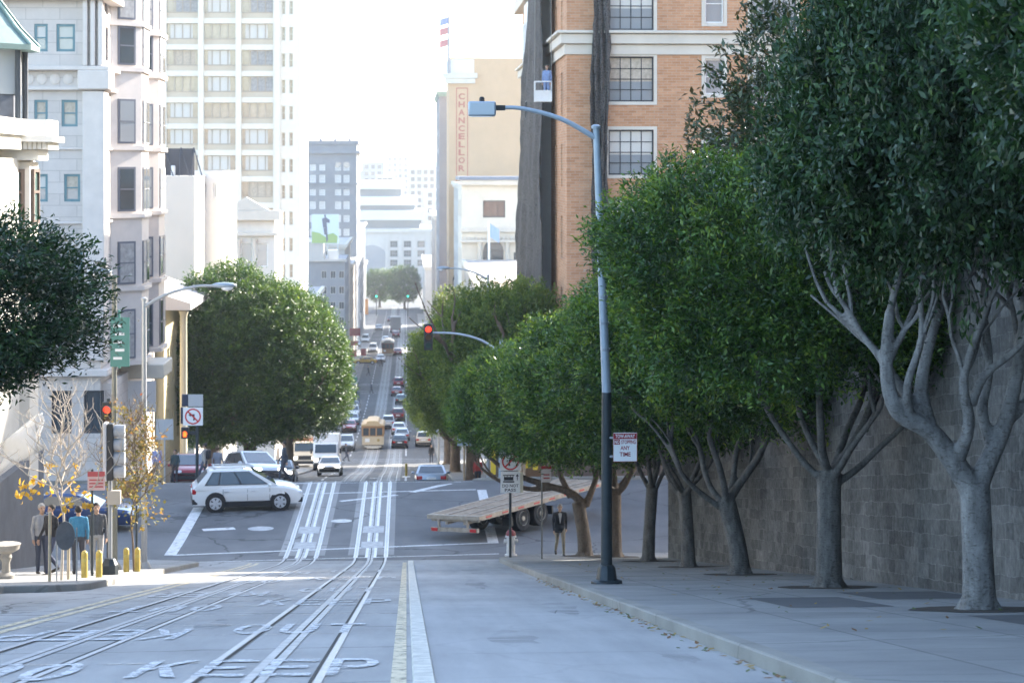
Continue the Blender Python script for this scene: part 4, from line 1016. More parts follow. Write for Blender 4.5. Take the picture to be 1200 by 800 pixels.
# ---- left near: cream corner building with glazed turret
cb = thing('corner_mansion', 'cream building with glazed corner turret and green copper roof at the left edge', 'building', (0,0,0))
CX, CY0, CY1 = -11.45, 44, 63.9; CYt = 63.4; cs = 61.6/2400; cz_ = lambda y: (200-y)*cs
so = [(a, a+1.3, z, z+2.2) for z in (-8.2, -4.3, -.4) for a in (46, 49.5, 53, 56.5)]
slit = [(a, a+.5, -11.2, -9.4) for a in (58.2, 60, 61.6, 62.8)]
m = MB(); shell(m, -30, CX, CY0, CY1, -13.6, cz_(186), 'right', [], so+slit, 0, .25); m.build('wall', M('cream_stucco', (.56,.53,.47), .8, var=.08, vs=.8), cb)
windows(cb, 'right', CX, so, 1, 2, dark_frame, glass, .1, .15); windows(cb, 'right', CX, slit, 1, 1, dark_frame, glass, .06, .15)
m = MB(); yy = ysamples(44, 65.5); m.box(CX+.003, CX+.25, 44, 64.0, -13.4, -8.6); m.build('plinth', M('dark_slate_stone', (.12,.125,.135), .8, var=.2, vs=1.5), cb)
tx_, ty_ = -12.95, 62.3; R8 = 1.9
def octo(r, off=pi/8): return [(tx_+r*cos(off+k*pi/4), ty_+r*sin(off+k*pi/4)) for k in range(8)]
m = MB(); m.prism(octo(R8), 'z', -9.5, cz_(190)); tw_ = m.build('turret', cream, cb)
brf = M('brown_frame', (.12,.08,.06), .5); grg = M('green_glass', (.10,.16,.14), .08, spec=.9)
for k in range(8):
    a, b = octo(R8+.004)[k], octo(R8+.004)[(k+1) % 8]
    A_, B_ = Vector(a), Vector(b); n_ = ((A_+B_)/2 - Vector((tx_,ty_))).normalized()
    for z0, z1 in ((cz_(262),cz_(198)), (cz_(345),cz_(290)), (cz_(440),cz_(385))):
        fr = MB(); gl = MB()
        def q(t0, t1, o0, o1): return [tuple(A_.lerp(B_,t)+n_*o) for t, o in ((t0,o0),(t1,o0),(t1,o1),(t0,o1))]
        for u0, u1, w0, w1 in ((.16,.24,z0,z1),(.76,.84,z0,z1),(.24,.76,z0,z0+.1),(.24,.76,z1-.1,z1),(.24,.76,(z0*.42+z1*.58)-.04,(z0*.42+z1*.58)+.04)): fr.prism(q(u0,u1,.0,.09), 'z', w0, w1)
        gl.prism(q(.24,.76,.0,.03), 'z', z0+.1, z1-.1)
        fr.build('window', brf, tw_); gl.build('pane', grg, tw_)
m = MB()                                                     # deep cornice with dentils
m.prism(octo(R8+.6), 'z', cz_(160), cz_(141)); m.prism(octo(R8+.8), 'z', cz_(167), cz_(160.3)); m.prism(octo(R8+.3), 'z', cz_(188), cz_(176))
for k in range(8):
    A_, B_ = Vector(octo(R8+.5)[k]), Vector(octo(R8+.5)[(k+1) % 8])
    for i in range(11):
        p = A_.lerp(B_, (i+.5)/11); d_ = (B_-A_).normalized(); n_ = Vector((d_.y,-d_.x))
        m.prism([tuple(p+d_*.06+n_*.12), tuple(p-d_*.06+n_*.12), tuple(p-d_*.06-n_*.3), tuple(p+d_*.06-n_*.3)], 'z', cz_(175.5), cz_(167.3))
m.box(-30, CX+.35, CY0, ty_-1.6, cz_(160), cz_(142)); m.box(-30, CX+.2, CY0, ty_-1.6, cz_(176), cz_(160.4))
m.build('cornice', M('cream_white_trim', (.7,.67,.6), .7, var=.05), cb)
m = MB(); m.prism(octo(1.35), 'z', cz_(140.5), cz_(112)); m.build('parapet', M('charcoal_panel', (.1,.11,.13), .5, var=.2, vs=4), tw_)
m = MB()
for a in octo(1.5): m.tube([(a[0],a[1],cz_(141)),(a[0],a[1],cz_(58))], .09, 6)
m.build('post', M('dark_bronze_post', (.07,.075,.08), .5), tw_)
m = MB(); m.prism(octo(1.42), 'z', cz_(111.5), cz_(60)); m.build('glazing', M('belvedere_glass', (.42,.43,.42), .06, spec=.9), tw_)
m = MB(); e = octo(2.0); z0, z1 = cz_(57), cz_(-30)
m.prism(octo(1.95), 'z', cz_(60), cz_(54)); 
for k in range(8):
    for (t0, r0_), (t1, r1_) in (((0,1.9),(.25,1.35)),((.25,1.35),(.6,.75)),((.6,.75),(1,.08))):
        a0, b0 = octo(r0_)[k], octo(r0_)[(k+1) % 8]; a1, b1 = octo(r1_)[k], octo(r1_)[(k+1) % 8]; za, zc = cz_(54)+(z1-z0)*t0, cz_(54)+(z1-z0)*t1
        m.quad((*a0,za),(*b0,za),(*b1,zc),(*a1,zc))
    m.tube([(*octo(1.93)[k],cz_(54)),(*octo(1.38)[k],cz_(54)+(z1-z0)*.25),(*octo(.78)[k],cz_(54)+(z1-z0)*.6),(*octo(.1)[k],z1)], .05, 6)
m.build('roof', M('verdigris_roof', (.19,.27,.24), .5, .2, var=.15, vs=2), cb)

# ---- yellow house and white buildings between
yh = thing('yellow_house', 'narrow yellow house with pale gable and column behind the red parked car', 'building', (0,0,0))
YX, YY0, YY1 = -14.0, 119.3, 131
m = MB(); z1 = (200-362)*119/2400
fo = [(-15.4,-14.5,z1-4.6,z1-1.6)]
so = grid(120, 130.6, 1.0, 4, z1-4.6, -3.6, 2.2, 3); shell(m, -22, YX, YY0, YY1, -21, z1, 'right', fo, so, 0); m.build('wall', M('yellow_plaster', (.5,.44,.28), .8, var=.06), yh)
windows(yh, 'right', YX, so, 1, 2, white_paint, glass, .1); windows(yh, 'front', YY0, fo, 1, 2, white_paint, glass, .1)
m = MB(); m.prism([(-22.4,z1+.01),(YX+1.6,z1+.01),(YX+1.6,z1+.4),(-18,z1+2.2),(-22.4,z1+.5)], 'y', YY0-.7, YY1); m.build('roof', M('pale_roof', (.5,.48,.46), .8), yh)
m = MB(); m.lathe([(.3,0),(.3,.3),(.22,.5),(.2,9.2),(.3,9.5)], 12, 0, (YX+1.1, YY0+.2, z1-9.6)); m.build('column', M('cream_column', (.55,.5,.36), .7), yh, smooth=True)
m = MB()
for i in range(9): m.box(YX+.003, YX+1.6, YY0-.0+.35*i, YY0+.35*(i+1)-.002, rz(120)-.5, rz(120)+1.9-.2*i)
m.build('stairs', M('stair_stone', (.25,.24,.22), .8, var=.1), yh)

def white_block(name, label, px0, px1, y, ytop, ybot, dep, mat, fo=(), extra=None):
    t = thing(name, label, 'building', (0,0,0)); s = y/2400; m = MB()
    x0, x1 = xat(px0, y), xat(px1, y); zt_ = (200-ytop)*s
    fops = [(xat(a,y), xat(b,y), (200-d)*s, (200-c)*s) for a, b, c, d in fo]
    shell(m, x0, x1, y, y+dep, rz(y)-2, zt_, 'right', fops, [], 0); m.build('wall', mat, t)
    windows(t, 'front', y, fops, 1, 1, white_paint, pale_glass, .1, .2)
    return t, x0, x1, zt_, s
wm = M('white_stucco_wall', (.68,.63,.56), .85, var=.05, vs=.3)
t, x0, x1, zt_, s = white_block('stucco_building', 'blank cream stucco building with black roof frames', 178, 228, 150, 206, 340, 14, wm)
m = MB()
for px in (181,190,209,224):
    x = xat(px,150); m.tube([(x,150.3,zt_),(x+.1,150.9,zt_+2.05)], .06, 6); m.tube([(x+.75,150.3,zt_),(x+.1,150.9,zt_+2.05)], .05, 6)
m.box(x0+.1, x1-.1, 150.95, 151.1, zt_+.02, zt_+2.0); m.build('roof_screen', M('dark_screen', (.06,.065,.08), .6), t)
m = MB(); m.lathe([(.16,0),(.16,.7),(.1,.75)], 8, 0, (xat(202,150),150.5,zt_)); m.build('vent', white_paint, t)
t, x0, x1, zt_, s = white_block('stucco_building', 'plain white stucco building right of the cream one with roof frames', 228, 262, 158, 200, 340, 12, M('bright_stucco', (.75,.72,.67), .85, var=.04), [(238,242,215,232),(250,254,215,232)])
t, x0, x1, zt_, s = white_block('ornate_building', 'small white ornate building with pediment and arched windows above the left trees', 258, 322, 185, 250, 345, 12, M('white_terracotta_left', (.66,.62,.56), .8, var=.06), [(263,277,284,312),(282,296,284,312),(300,314,284,312)])
m = MB(); m.box(x0-.3, x1+.5, 184.3, 184.99, zt_-.6, zt_+.3); m.build('cornice', cream, t, bevel=.04); m = MB(); m.box(x0, x1+.3, 184.6, 184.99, (200-276)*s, (200-272)*s)
m.build('cornice', cream, t, bevel=.04); m = MB(); m.prism([(xat(262,185),zt_+.31),(xat(316,185),zt_+.31),(xat(289,185),zt_+1.5)], 'y', 184.5, 185.2); m.build('cornice', cream, t, bevel=.04)
m = MB()
for px in (279.5, 298): m.lathe([(.3,0),(.22,.3),(.2,2.4),(.32,2.7)], 10, 0, (xat(px,185),184.75,(200-314)*s))
m.build('column', cream, t, smooth=True)

# ---- white gridded tower
tw = thing('apartment_tower', 'tall white apartment tower with a grid of tan glazed bays', 'building', (0,0,0))
TY2 = 222; s = TY2/2400; gx = lambda p: xat(p, TY2); gzz = lambda y: (200-y)*s
wf = M('white_precast', (.74,.69,.60), .7, var=.04); tg = M('tan_reflective_glass', (.38,.31,.23), .12, var=.3, vs=.6, spec=.9); sp_m = M('beige_spandrel', (.58,.49,.37), .6)
cols = [(152,180),(195,232),(239,276),(283,320)]; fo = []; rows_ = []
pitch = 30.7
for j in range(-2, 13):
    y0 = -2 + pitch*j
    for a, b in cols: fo.append((gx(a), gx(b), gzz(y0+24.5), gzz(y0)))
    rows_.append(y0)
nar = [(gx(a), gx(b), gzz(y0+20), gzz(y0+4)) for y0 in rows_ for a, b in ((330,334.5),(339,343.5))]
so = grid(223, 238, 1.6, 4, gzz(400), s*pitch, 1.7, 15)
m = MB(); shell(m, gx(70), gx(352), TY2, 239, -33, gzz(-75), 'right', fo+nar, so, 0, .45); m.build('wall', wf, tw)
def bay_win(ops):
    r = random.Random(5)
    for x0, x1, z0, z1 in ops:
        k = ('bay', round(x1-x0,2))
        if k not in _wc:
            w, h = x1-x0, z1-z0; f = MB(); f.box(-w/2, w/2, 0, .03, 0, h*.28, 0)
            for i in range(1, 4): x = -w/2 + w*i/4*1.0; f.box(x-.05, x+.05, -.03, .02, h*.28, h, 1)
            f.box(-w/2, w/2, -.04, .02, h*.28-.06, h*.28+.06, 1)
            ms = []
            for q, bl in enumerate((None, blind_w, blind_t, blind_g)):
                g_ = MB(); g_.box(-w/2+.02, w/2-.02, .04, .06, h*.28, h)
                if bl: g_.box(-w/2+.1+.3*q, w/2-.9+.3*q, .03, .041, h*.3, h*.97, 1)
                ms.append(g_.mesh('pane', [tg] + ([bl] if bl else [])))
            _wc[k] = (f.mesh('window', [sp_m, M('tan_mullion', (.4,.34,.27), .5)]), ms)
        f, ms = _wc[k]; o = link('window', f, tw, ((x0+x1)/2, TY2+.35, z0)); link('pane', r.choice(ms), o)
bay_win(fo)
windows(tw, 'front', TY2, nar, 1, 2, wf, tg, .06, .3); 
m = MB()
for o_ in so: m.box(gx(352)-.3, gx(352)-.28, o_[0], o_[1], o_[2], o_[3])
m.build('side_glazing', tg, tw)
m = MB()
for p in (187.5, 235.5, 279.5, 325): m.box(gx(p)-.28, gx(p)+.28, TY2-.35, TY2-.003, -30, gzz(-75))
m.build('pier', wf, tw)

# ---- grey stone block with roofline, billboard block, and the rest of the left row
gb = thing('grey_hotel', 'grey stone block with arched top windows behind the billboard', 'building', (0,0,0))
GY = 440; s = GY/2400; hx = lambda p: xat(p, GY); hz = lambda y: (200-y)*s
fo = [(hx(a), hx(a+7), hz(y+h), hz(y)) for y, h in ((193,7),(205,9),(222,7),(236,9),(252,8),(268,8),(284,8),(300,8)) for a in (363,374,392.5,402.5)]
m = MB(); shell(m, hx(330), hx(418), GY, 470, -42, hz(167), 'right', fo, grid(442,469,1.6,7,hz(340),3.4,2,9), 0, .4); m.build('wall', gs, gb)
windows(gb, 'front', GY, fo, 1, 2, white_paint, M('bright_blind_glass', (.6,.6,.58), .3), .12, .2)
windows(gb, 'right', hx(418), grid(442,469,1.6,7,hz(340),3.4,2,9), 1, 2, gs2, glass, .12, .2)
m = MB(); band(m, hx(330), hx(418), GY, 470, hz(180), hz(177), .7, 'right'); band(m, hx(330), hx(418), GY, 470, hz(216), hz(214.5), .3, 'right'); band(m, hx(330), hx(418), GY, 470, hz(169), hz(165), .4, 'right')
for i in range(5): m.box(hx(340+17*i), hx(343+17*i), GY+1, GY+3, hz(167)+.01, hz(162))
m.build('cornice', gs, gb)
for a in (392.5, 402.5):
    m = MB(); m.lathe([(.05,-.06),(.64,-.06),(.64,-.01)], 16, 0, ((hx(a)+hx(a+7))/2, GY, hz(193)), 'y'); m.build('arch', pale_glass, gb)

s3 = 330/2400; kx = lambda p: xat(p, 330); kz = lambda y: (200-y)*s3
t = thing('billboard_building', 'small pale grey building carrying the billboard, left of the street', 'building', (0,0,0))
fo = [(kx(a), kx(a+6.5), kz(y+9), kz(y)) for y in (317,335,353,371) for a in (376.5,387,397)]
m = MB(); shell(m, kx(345), kx(404), 330, 352, -38, kz(305), 'right', fo, grid(331,351,1.3,5,kz(375),2.5,1.5,4), 0, .3); m.build('wall', gs, t)
windows(t, 'front', 330, fo, 2, 1, gs2, glass, .08, .15); windows(t, 'right', kx(404), grid(331,351,1.3,5,kz(375),2.5,1.5,4), 1, 2, gs2, glass, .1, .15)
m = MB(); m.box(kx(345), kx(379), 330.5, 340, kz(305)+.01, kz(283)); m.box(kx(360), kx(406), 329.5, 329.99, kz(306), kz(303)); m.build('penthouse', gs2, t)
m = MB(); m.tube([(kx(384),330.4,kz(305)),(kx(384),330.4,kz(284))], .1, 6); m.tube([(kx(396),330.4,kz(305)),(kx(396),330.4,kz(284))], .1, 6)
m.box(kx(384), kx(396), 331, 333.5, kz(305)+.01, kz(293)); m.build('roof_frame', sign_back, t)
bd = thing('billboard', 'rooftop billboard with a dark leaping figure over green grass', 'billboard', (kx(381), 330.2, kz(285)))
W_, H_ = kx(397)-kx(365), kz(251)-kz(285)
m = MB(); m.box(-W_/2, W_/2, 0, .25, 0, H_); m.build('panel', M('billboard_sky', (.62,.72,.75), .6), bd)
m = MB(); 
m.prism([(-W_/2+.05,.05),(-W_/2+.05,H_*.42),(-W_*.2,H_*.36),(.1*W_,H_*.16),(W_*.1,.05)], 'y', -.02, -.002, 0); m.prism([(0,.06),(W_*.05,H_*.3),(W_*.3,H_*.36),(W_*.46,H_*.25),(W_*.44,.06)], 'y', -.025, -.021, 0)
for poly in ([(-.35,H_*.55),(-.5,H_*.85),(.1,H_*.9),(.75,H_*.8),(.7,H_*.7),(.25,H_*.72),(.3,H_*.52)], [(-.3,H_*.53),(.3,H_*.53),(.45,H_*.12),(.2,H_*.02),(.1,H_*.3),(-.1,H_*.3)], [(-.15,H_*.9),(.12,H_*.9),(.12,H_*.99),(-.15,H_*.99)]):
    m.prism(poly, 'y', -.045, -.03, 1)
m.build('picture', [M('billboard_green', (.32,.46,.16), .6), M('billboard_dark', (.12,.14,.2), .6)], bd)
lx = -11.8
side_block('shop_building', 'low white fronted shop building just past the left clipped trees', 'right', -12.6, 212, 252, (200-330)*230/2400, gs2, 8, 3, 1.5, 2.1, dark_frame)
side_block('shop_building', 'narrow slate shop building before the billboard building', 'right', -12.4, 255, 300, (200-345)*280/2400, gs, 9, 3, 1.5, 2.2, dark_frame)
side_block('shop_building', 'tall pale shop front past the billboard building', 'right', -10.9, 362, 400, (200-282)*380/2400, gs2, 8, 6, 1.6, 2.2, dark_frame)
side_block('shop_building', 'brown shop front beyond the taxi on the left', 'right', -10.9, 404, 436, (200-305)*420/2400, gs3, 7, 5, 1.6, 2.2, dark_frame)
side_block('shop_building', 'grey stone front past the grey hotel on the left', 'right', -10.9, 474, 540, (200-265)*500/2400, gs, 12, 7, 1.7, 2.3, dark_frame)
side_block('shop_building', 'last pale front on the left before the far round trees', 'right', -12, 545, 610, (200-310)*580/2400, gs2, 10, 4, 1.7, 2.3, dark_frame)

# ---- terraced block closing the street
tb = thing('terraced_office', 'wide pale terraced office block closing the street behind the round trees', 'building', (0,0,0))
QY = 780; s = QY/2400; qx = lambda p: xat(p, QY); qz = lambda y: (200-y)*s
fo = [(qx(a), qx(a+9), qz(y+8), qz(y)) for y in (282,293,304) for a in (457,473,489)] + [(qx(a), qx(a+9), qz(y+8), qz(y)) for y in (282,293,304) for a in (505,521,411)]
m = MB(); shell(m, qx(400), qx(545), QY, QY+60, -47, qz(268), 'left', fo, [], 0, .8); m.build('wall', gs2, tb)
windows(tb, 'front', QY, fo, 3, 2, gs, glass, .2, .5, panes=True)
pw = M('pale_slab_white', (.6,.6,.58), .7); bt = M('dark_band_glass', (.12,.15,.18), .3)  # white slabs and dark tinted glass for the storeys between them
for i, (a, b, y1, y2, yy) in enumerate(((400,496,247,258,4),(400,490,231,241,10),(400,474,212,222,16))):
    m = MB(); m.box(qx(a), qx(b), QY+yy-2, QY+55, qz(y2), qz(y1)); m.build('slab', pw, tb)
    m = MB(); m.box(qx(a)+.5, qx(b-4), QY+yy+1, QY+54, qz(y2+ (9 if i else 10)), qz(y2)-.01); m.build('glazed_storey', bt, tb)
m = MB(); m.lathe([(5.2,-.4),(6.2,-.4),(6.2,0)], 24, 0, (qx(436), QY-.2, qz(306)), 'y'); m.build('arch', gs, tb)
m = MB()
for a in (453,469,485,501): m.box(qx(a)-.5, qx(a)+.5, QY-.8, QY-.02, -46, qz(272))
m.box(qx(400), qx(545), QY-1, QY-.03, qz(272)+.01, qz(268.5)); m.build('column', gs2, tb)
G4 = 'hazy far towers downtown'
r = random.Random(9)
for i, (p0, p1, yt, Y, lab) in enumerate(((424,450,190,1050,'squat hazy far tower behind the terraced block'),(452,480,182,1250,'pale hazy far tower left of the street axis'),(478,512,196,1000,'wide hazy far tower above the right end of the terraced block'),
        (395,424,200,1200,'hazy far tower just right of the grey hotel'),(497,530,222,900,'hazy far block behind the copper corniced slab'),(440,462,205,900,'low hazy far block above the terraces'))):
    s = Y/2400; t = thing('far_tower', lab, 'building', (0,0,0), 0, G4); m = MB()
    x0, x1 = xat(p0,Y), xat(p1,Y); z1 = (200-yt)*s
    fo = grid(x0+.8, x1-.8, 1.8, max(3, int((x1-x0)/3.4)), z1-3.4*9, 3.4, 1.9, 9)
    shell(m, x0, x1, Y, Y+25, -48, z1, 'right', fo, [], 0, .4); m.build('wall', [gs, gs2, gs3][i % 3], t)
    g_ = MB(); g_.box(x0+.4, x1-.4, Y+.41, Y+.5, z1-3.4*9, z1-1.4); g_.build('glazing', glass, t)
hm = MB(); r = np.random.default_rng(4); xs = np.linspace(-590, 590, 60)
for k, (y0, hh) in enumerate(((2250,20),)):
    zs = [-46 + 40 + 14*sin(x*.006+1) + 8*sin(x*.017) + 3*r.normal() for x in xs]
    for i in range(len(xs)-1):
        hm.quad((xs[i],y0,-60),(xs[i+1],y0,-60),(xs[i+1],y0+80,zs[i+1]),(xs[i],y0+80,zs[i])); hm.quad((xs[i],y0+80,zs[i]),(xs[i+1],y0+80,zs[i+1]),(xs[i+1],y0+140,-60),(xs[i],y0+140,-60))
structure(hm.build('hills', M('far_hill', (.1,.12,.08), .9, var=.3, vs=.01)))
# ================================================================== VEHICLES
def slope_at(y): return math.atan2(rz(y+1.2)-rz(y-1.2), 2.4)
def pose(o, x, y, head, dz=0., px=None):
    """stand o on the street at (x, y), heading head (0 = down the street), tilted with the slope"""
    if px is not None: x = xat(px, y)
    a = slope_at(y); o.location = (x, y, rz(y)+.006+dz); o.rotation_euler = (a*cos(head), -a*sin(head), head)
    return o
CAR = {   # length, width, clearance, hull (y, top z), greenhouse (belt rear, roof rear, roof front, belt front) at belt z, roof z
 'sedan': dict(L=4.7, W=1.80, hull=[(-2.35,.66),(-2.31,.90),(-1.75,.97),(-.6,.96),(.75,.95),(1.5,.90),(2.05,.82),(2.28,.72),(2.35,.55)], gh=(-1.75,-1.05,.25,1.05), belt=.95, roof=1.44, wb=2.75, r=.33),
 'suv': dict(L=4.43, W=1.82, hull=[(-2.21,.74),(-2.19,1.0),(-2.05,1.06),(-.5,1.05),(.9,1.04),(1.45,1.0),(1.9,.90),(2.13,.77),(2.21,.58)], gh=(-2.12,-1.55,.12,1.22), belt=1.0, roof=1.69, wb=2.6, r=.35),
 'van': dict(L=5.0, W=1.95, hull=[(-2.5,.7),(-2.48,1.1),(-2.2,1.14),(-.5,1.14),(1.2,1.12),(1.8,1.05),(2.3,.92),(2.48,.65)], gh=(-2.46,-2.3,.9,1.65), belt=1.1, roof=1.95, wb=3.0, r=.35),
}
_protos = {}
def lerp3(a, b, t): return tuple(a[i]+(b[i]-a[i])*t for i in range(3))
def patch(a, b, c, d, u0, u1, v0, v1, off):
    P = lambda u, v: Vector(lerp3(lerp3(a, b, u), lerp3(d, c, u), v))
    n = (Vector(b)-Vector(a)).cross(Vector(d)-Vector(a)).normalized(); c_ = (Vector(a)+Vector(b)+Vector(c)+Vector(d))/4
    n = n*abs(off) if n.dot(Vector((c_.x, c_.y*.4, 0))) > 0 else -n*abs(off)
    return [tuple(P(u, v)+n) for u, v in ((u0,v0),(u1,v0),(u1,v1),(u0,v1))]
def car_proto(kind):
    if kind in _protos: return _protos[kind]
    k = CAR[kind]; W = k['W']/2; root = link('car', None)
    b = MB(); st = k['hull']; L2 = k['L']/2; zb = .26; ring = []
    for i, (y, z) in enumerate(st):
        e = abs(y)/L2; w = W*(1-.16*max(0, (e-.72)/.28)**1.6); low = zb + (.12 if i in (0, len(st)-1) else 0)
        half = [(w*.9,low),(w*.985,low+.2),(w,(low+z)/2+.08),(w*.985,z-.09),(w*.9,z)]
        ring.append([(-p,y,q) for p, q in half] + [(p,y,q) for p, q in half[::-1]])
    n = len(ring[0]); vs = [p for r in ring for p in r]; fs = []
    for i in range(len(ring)-1):
        for j in range(n): fs.append((i*n+j, i*n+(j+1) % n, (i+1)*n+(j+1) % n, (i+1)*n+j))
    fs += [tuple(range(n))[::-1], tuple(range((len(ring)-1)*n, len(ring)*n))]
    b.add(vs, fs)
    r0, r1, r2, r3 = k['gh']; zl, zr = k['belt'], k['roof']; wl, wr = W*.94, W*.74
    zm = zr-.06
    lo = [(-wl,r0,zl),(wl,r0,zl),(wl,r3,zl),(-wl,r3,zl)]; hi = [(-wr,r1,zm),(wr,r1,zm),(wr,r2,zm),(-wr,r2,zm)]
    tp = [(-wr*.84,r1+.30,zr),(wr*.84,r1+.30,zr),(wr*.84,r2-.40,zr),(-wr*.84,r2-.40,zr)]
    lo2 = [(x,y,z-.12) for x, y, z in lo]
    b.add(lo2+lo+hi+tp, [(i, (i+1) % 4, (i+1) % 4+4, i+4) for i in range(4)] + [(4+i, 4+(i+1) % 4, 8+(i+1) % 4, 8+i) for i in range(4)] + [(8+i, 8+(i+1) % 4, 12+(i+1) % 4, 12+i) for i in range(4)] + [(12,13,14,15)])
    b.build('body', car_paint('white'), root, bevel=.085, segs=4)
    def pane(nm, q):
        m = MB(); m.add(q, [(0,1,2,3)]); o = m.build(nm, car_glass, root); md = o.modifiers.new('t','SOLIDIFY'); md.thickness = .012; md.offset = 0; return o
    pane('rear_window', patch(lo[1],lo[0],hi[0],hi[1],.08,.92,.22 if kind != 'sedan' else .1,.9,-.012))
    pane('windscreen', patch(lo[3],lo[2],hi[2],hi[3],.06,.94,.08,.93,-.012))
    yc = (r0+r3)/2
    for s in (0, 1):
        A, B, C, D = ((lo[0],lo[3],hi[3],hi[0]) if s == 0 else (lo[1],lo[2],hi[2],hi[1]))
        of = .012 if s == 0 else -.012
        cuts = [(.12,.27),(.29,.56),(.585,.90)] if kind == 'suv' else [(.13,.47),(.50,.88)]
        if kind == 'suv':
            m = MB(); m.add(patch(A,B,C,D,.10,.915,.10,.93,.006), [(0,1,2,3)]); m.build('window_trim', black, root)
        for u0, u1 in cuts: pane('side_window', patch(A,B,C,D,u0,u1,.14,.9,-of if s == 0 else of*-1*-1))
    for s in (-1, 1): lw = MB(); lw.box(s*W*.985-.03, s*W*.985+.025, -k['wb']/2+.36, k['wb']/2-.36, .2, .42); lw.build('sill', black, root, bevel=.02)
    lw = MB(); lw.box(-W*.86, W*.86, -L2-.015, -L2+.2, .3, .52); lw.build('bumper', black, root, bevel=.02); lw = MB(); lw.box(-W*.84, W*.84, L2-.2, L2+.012, .3, .5)
    lw.build('bumper', black, root, bevel=.02)
    for s in (-1, 1):
        for yy in ((k['wb']/2-.42, -.02, -k['wb']/2+.30) if kind == 'suv' else (.85, -.15, -1.0)):
            d = MB(); d.box(s*W*.994-.006, s*W*.994+.003, yy-.008, yy+.008, .44, zl-.1); d.build('door_seam', black, root)
        for yy in (.12, -.95): d = MB(); d.box(s*W-.02, s*W+.025, yy, yy+.18, zl-.2, zl-.165); d.build('door_handle', chrome, root)
    for y in (-k['wb']/2, k['wb']/2):
        for s in (-1, 1):
            a = MB(); r = k['r']; a.lathe([(r*1.2,0),(r*1.2,.03)], 20, 0, (s*W*.975-.012,0,0), 'x'); a.build('wheel_arch', black, root, (0,y,r+.03))
            wh = MB(); q = s*1.
            wh.lathe([(r*.7,-.10),(r*.95,-.10),(r,-.07),(r,.07),(r*.95,.10),(r*.7,.10)], 22, 0, (0,0,0), 'x')
            w_ = wh.build('wheel', rubber, root, (s*(W-.085),y,r), smooth=True)
            h = MB(); h.lathe([(r*.69,-.02),(r*.69,.09),(r*.6,.085)], 20, 1, (0,0,0), 'x') if False else None
            h.lathe([(r*.68,.06),(r*.68,.075)], 20, 1, (0,0,0), 'x'); h.lathe([(r*.7,.09),(r*.62,.104),(r*.7,.10)], 20, 0, (0,0,0), 'x')
            for i in range(6):
                t = i*pi/3; c, d = cos(t), sin(t)
                h.add([(.106,c*.04*r-d*.13*r,d*.04*r+c*.13*r),(.106,c*.04*r+d*.13*r,d*.04*r-c*.13*r),(.106,c*.68*r+d*.17*r,d*.68*r-c*.17*r),(.106,c*.68*r-d*.17*r,d*.68*r+c*.17*r)], [(0,1,2,3)])
            h.ball((.09,0,0), (.03,.06,.06), 10)
            o = h.build('rim', [M('silver_rim', (.55,.56,.58), .35, .2), black], w_); o.rotation_euler = (0,0,0 if s > 0 else pi)
    zt_ = [z for y, z in st]
    for s in (-1, 1):
        t = MB(); t.box(s*W*.72-.16, s*W*.72+.16, -L2-.012, -L2+.16, zt_[1]-.28, zt_[1]-.08); t.build('taillight', red_lamp, root, bevel=.03)
        t = MB(); t.box(s*W*.68-.19, s*W*.68+.19, L2-.26, L2-.015, .62, .76); t.build('headlight', clear_lamp, root, bevel=.03)
        t = MB(); t.ball((s*(W+.09), r3-.35, zl+.06), (.11,.08,.075), 10); t.build('mirror', car_paint('white'), root, smooth=True)
    t = MB(); t.box(-.26,.26,-L2-.03,-L2+.02,.62 if kind == 'sedan' else .72,.74 if kind == 'sedan' else .84); t.build('number_plate', sign_white, root)
    t = MB(); t.box(-.5,.5,L2-.1,L2+.002,.54,.64); t.build('grille', black, root)
    if kind == 'suv':
        t = MB()
        for s in (-1, 1): t.box(s*wr*.82-.02, s*wr*.82+.02, r1+.15, r2-.2, zr+.03, zr+.06); t.box(s*wr*.82-.02, s*wr*.82+.02, r1+.2, r1+.26, zr-.03, zr+.03); t.box(s*wr*.82-.02, s*wr*.82+.02, r2-.35, r2-.3, zr-.03, zr+.03)
        t.build('roof_rail', chrome, root)
    _protos[kind] = root; root.hide_render = True
    return root
PAINTS = dict(white=(.74,.74,.73), silver=(.42,.44,.46), pearl=(.55,.57,.6), red=(.30,.02,.025), darkred=(.16,.015,.02), black=(.015,.015,.018), blue=(.03,.06,.16), grey=(.16,.17,.18),
              paleblue=(.4,.46,.54), yellow=(.62,.40,.03), gold=(.36,.32,.25), cream=(.6,.53,.42), green=(.05,.12,.1), orange=(.5,.16,.05))
def car_paint(c): return M('car_paint_' + c, PAINTS[c], .28, .0 if c in ('white','cream','yellow') else .25, spec=.6, coat=.6)
used = set()
def car(name, label, kind, paint, x, y, head, group=None, px=None, lights=False, s=1.):
    p = car_proto(kind); c = copy_tree(p); c.hide_render = False
    c.name = name; tag(c, label, 'taxi' if name == 'taxi' else 'car', group); pose(c, x, y, head, 0, px); c.scale = (s,s,s)
    for ch in c.children:
        if ch.name.split('.')[0] in ('body','mirror'): ch.material_slots[0].link = 'OBJECT'; ch.material_slots[0].material = car_paint(paint)
        if lights and ch.name.split('.')[0] == 'headlight': ch.material_slots[0].link = 'OBJECT'; ch.material_slots[0].material = headlight_on
    return c
car('car', 'white compact suv turning across the intersection', 'suv', 'white', 0, 84.2, -pi/2+radians(8), None, 289)
car('car', 'dark blue sedan stopped on the cross street behind the bare sapling', 'sedan', 'blue', 0, 79.5, -pi/2, None, 88)
car('car', 'red suv facing the camera, parked beneath the no left turn sign', 'suv', 'red', 0, 101.5, pi+.12, None, 222)
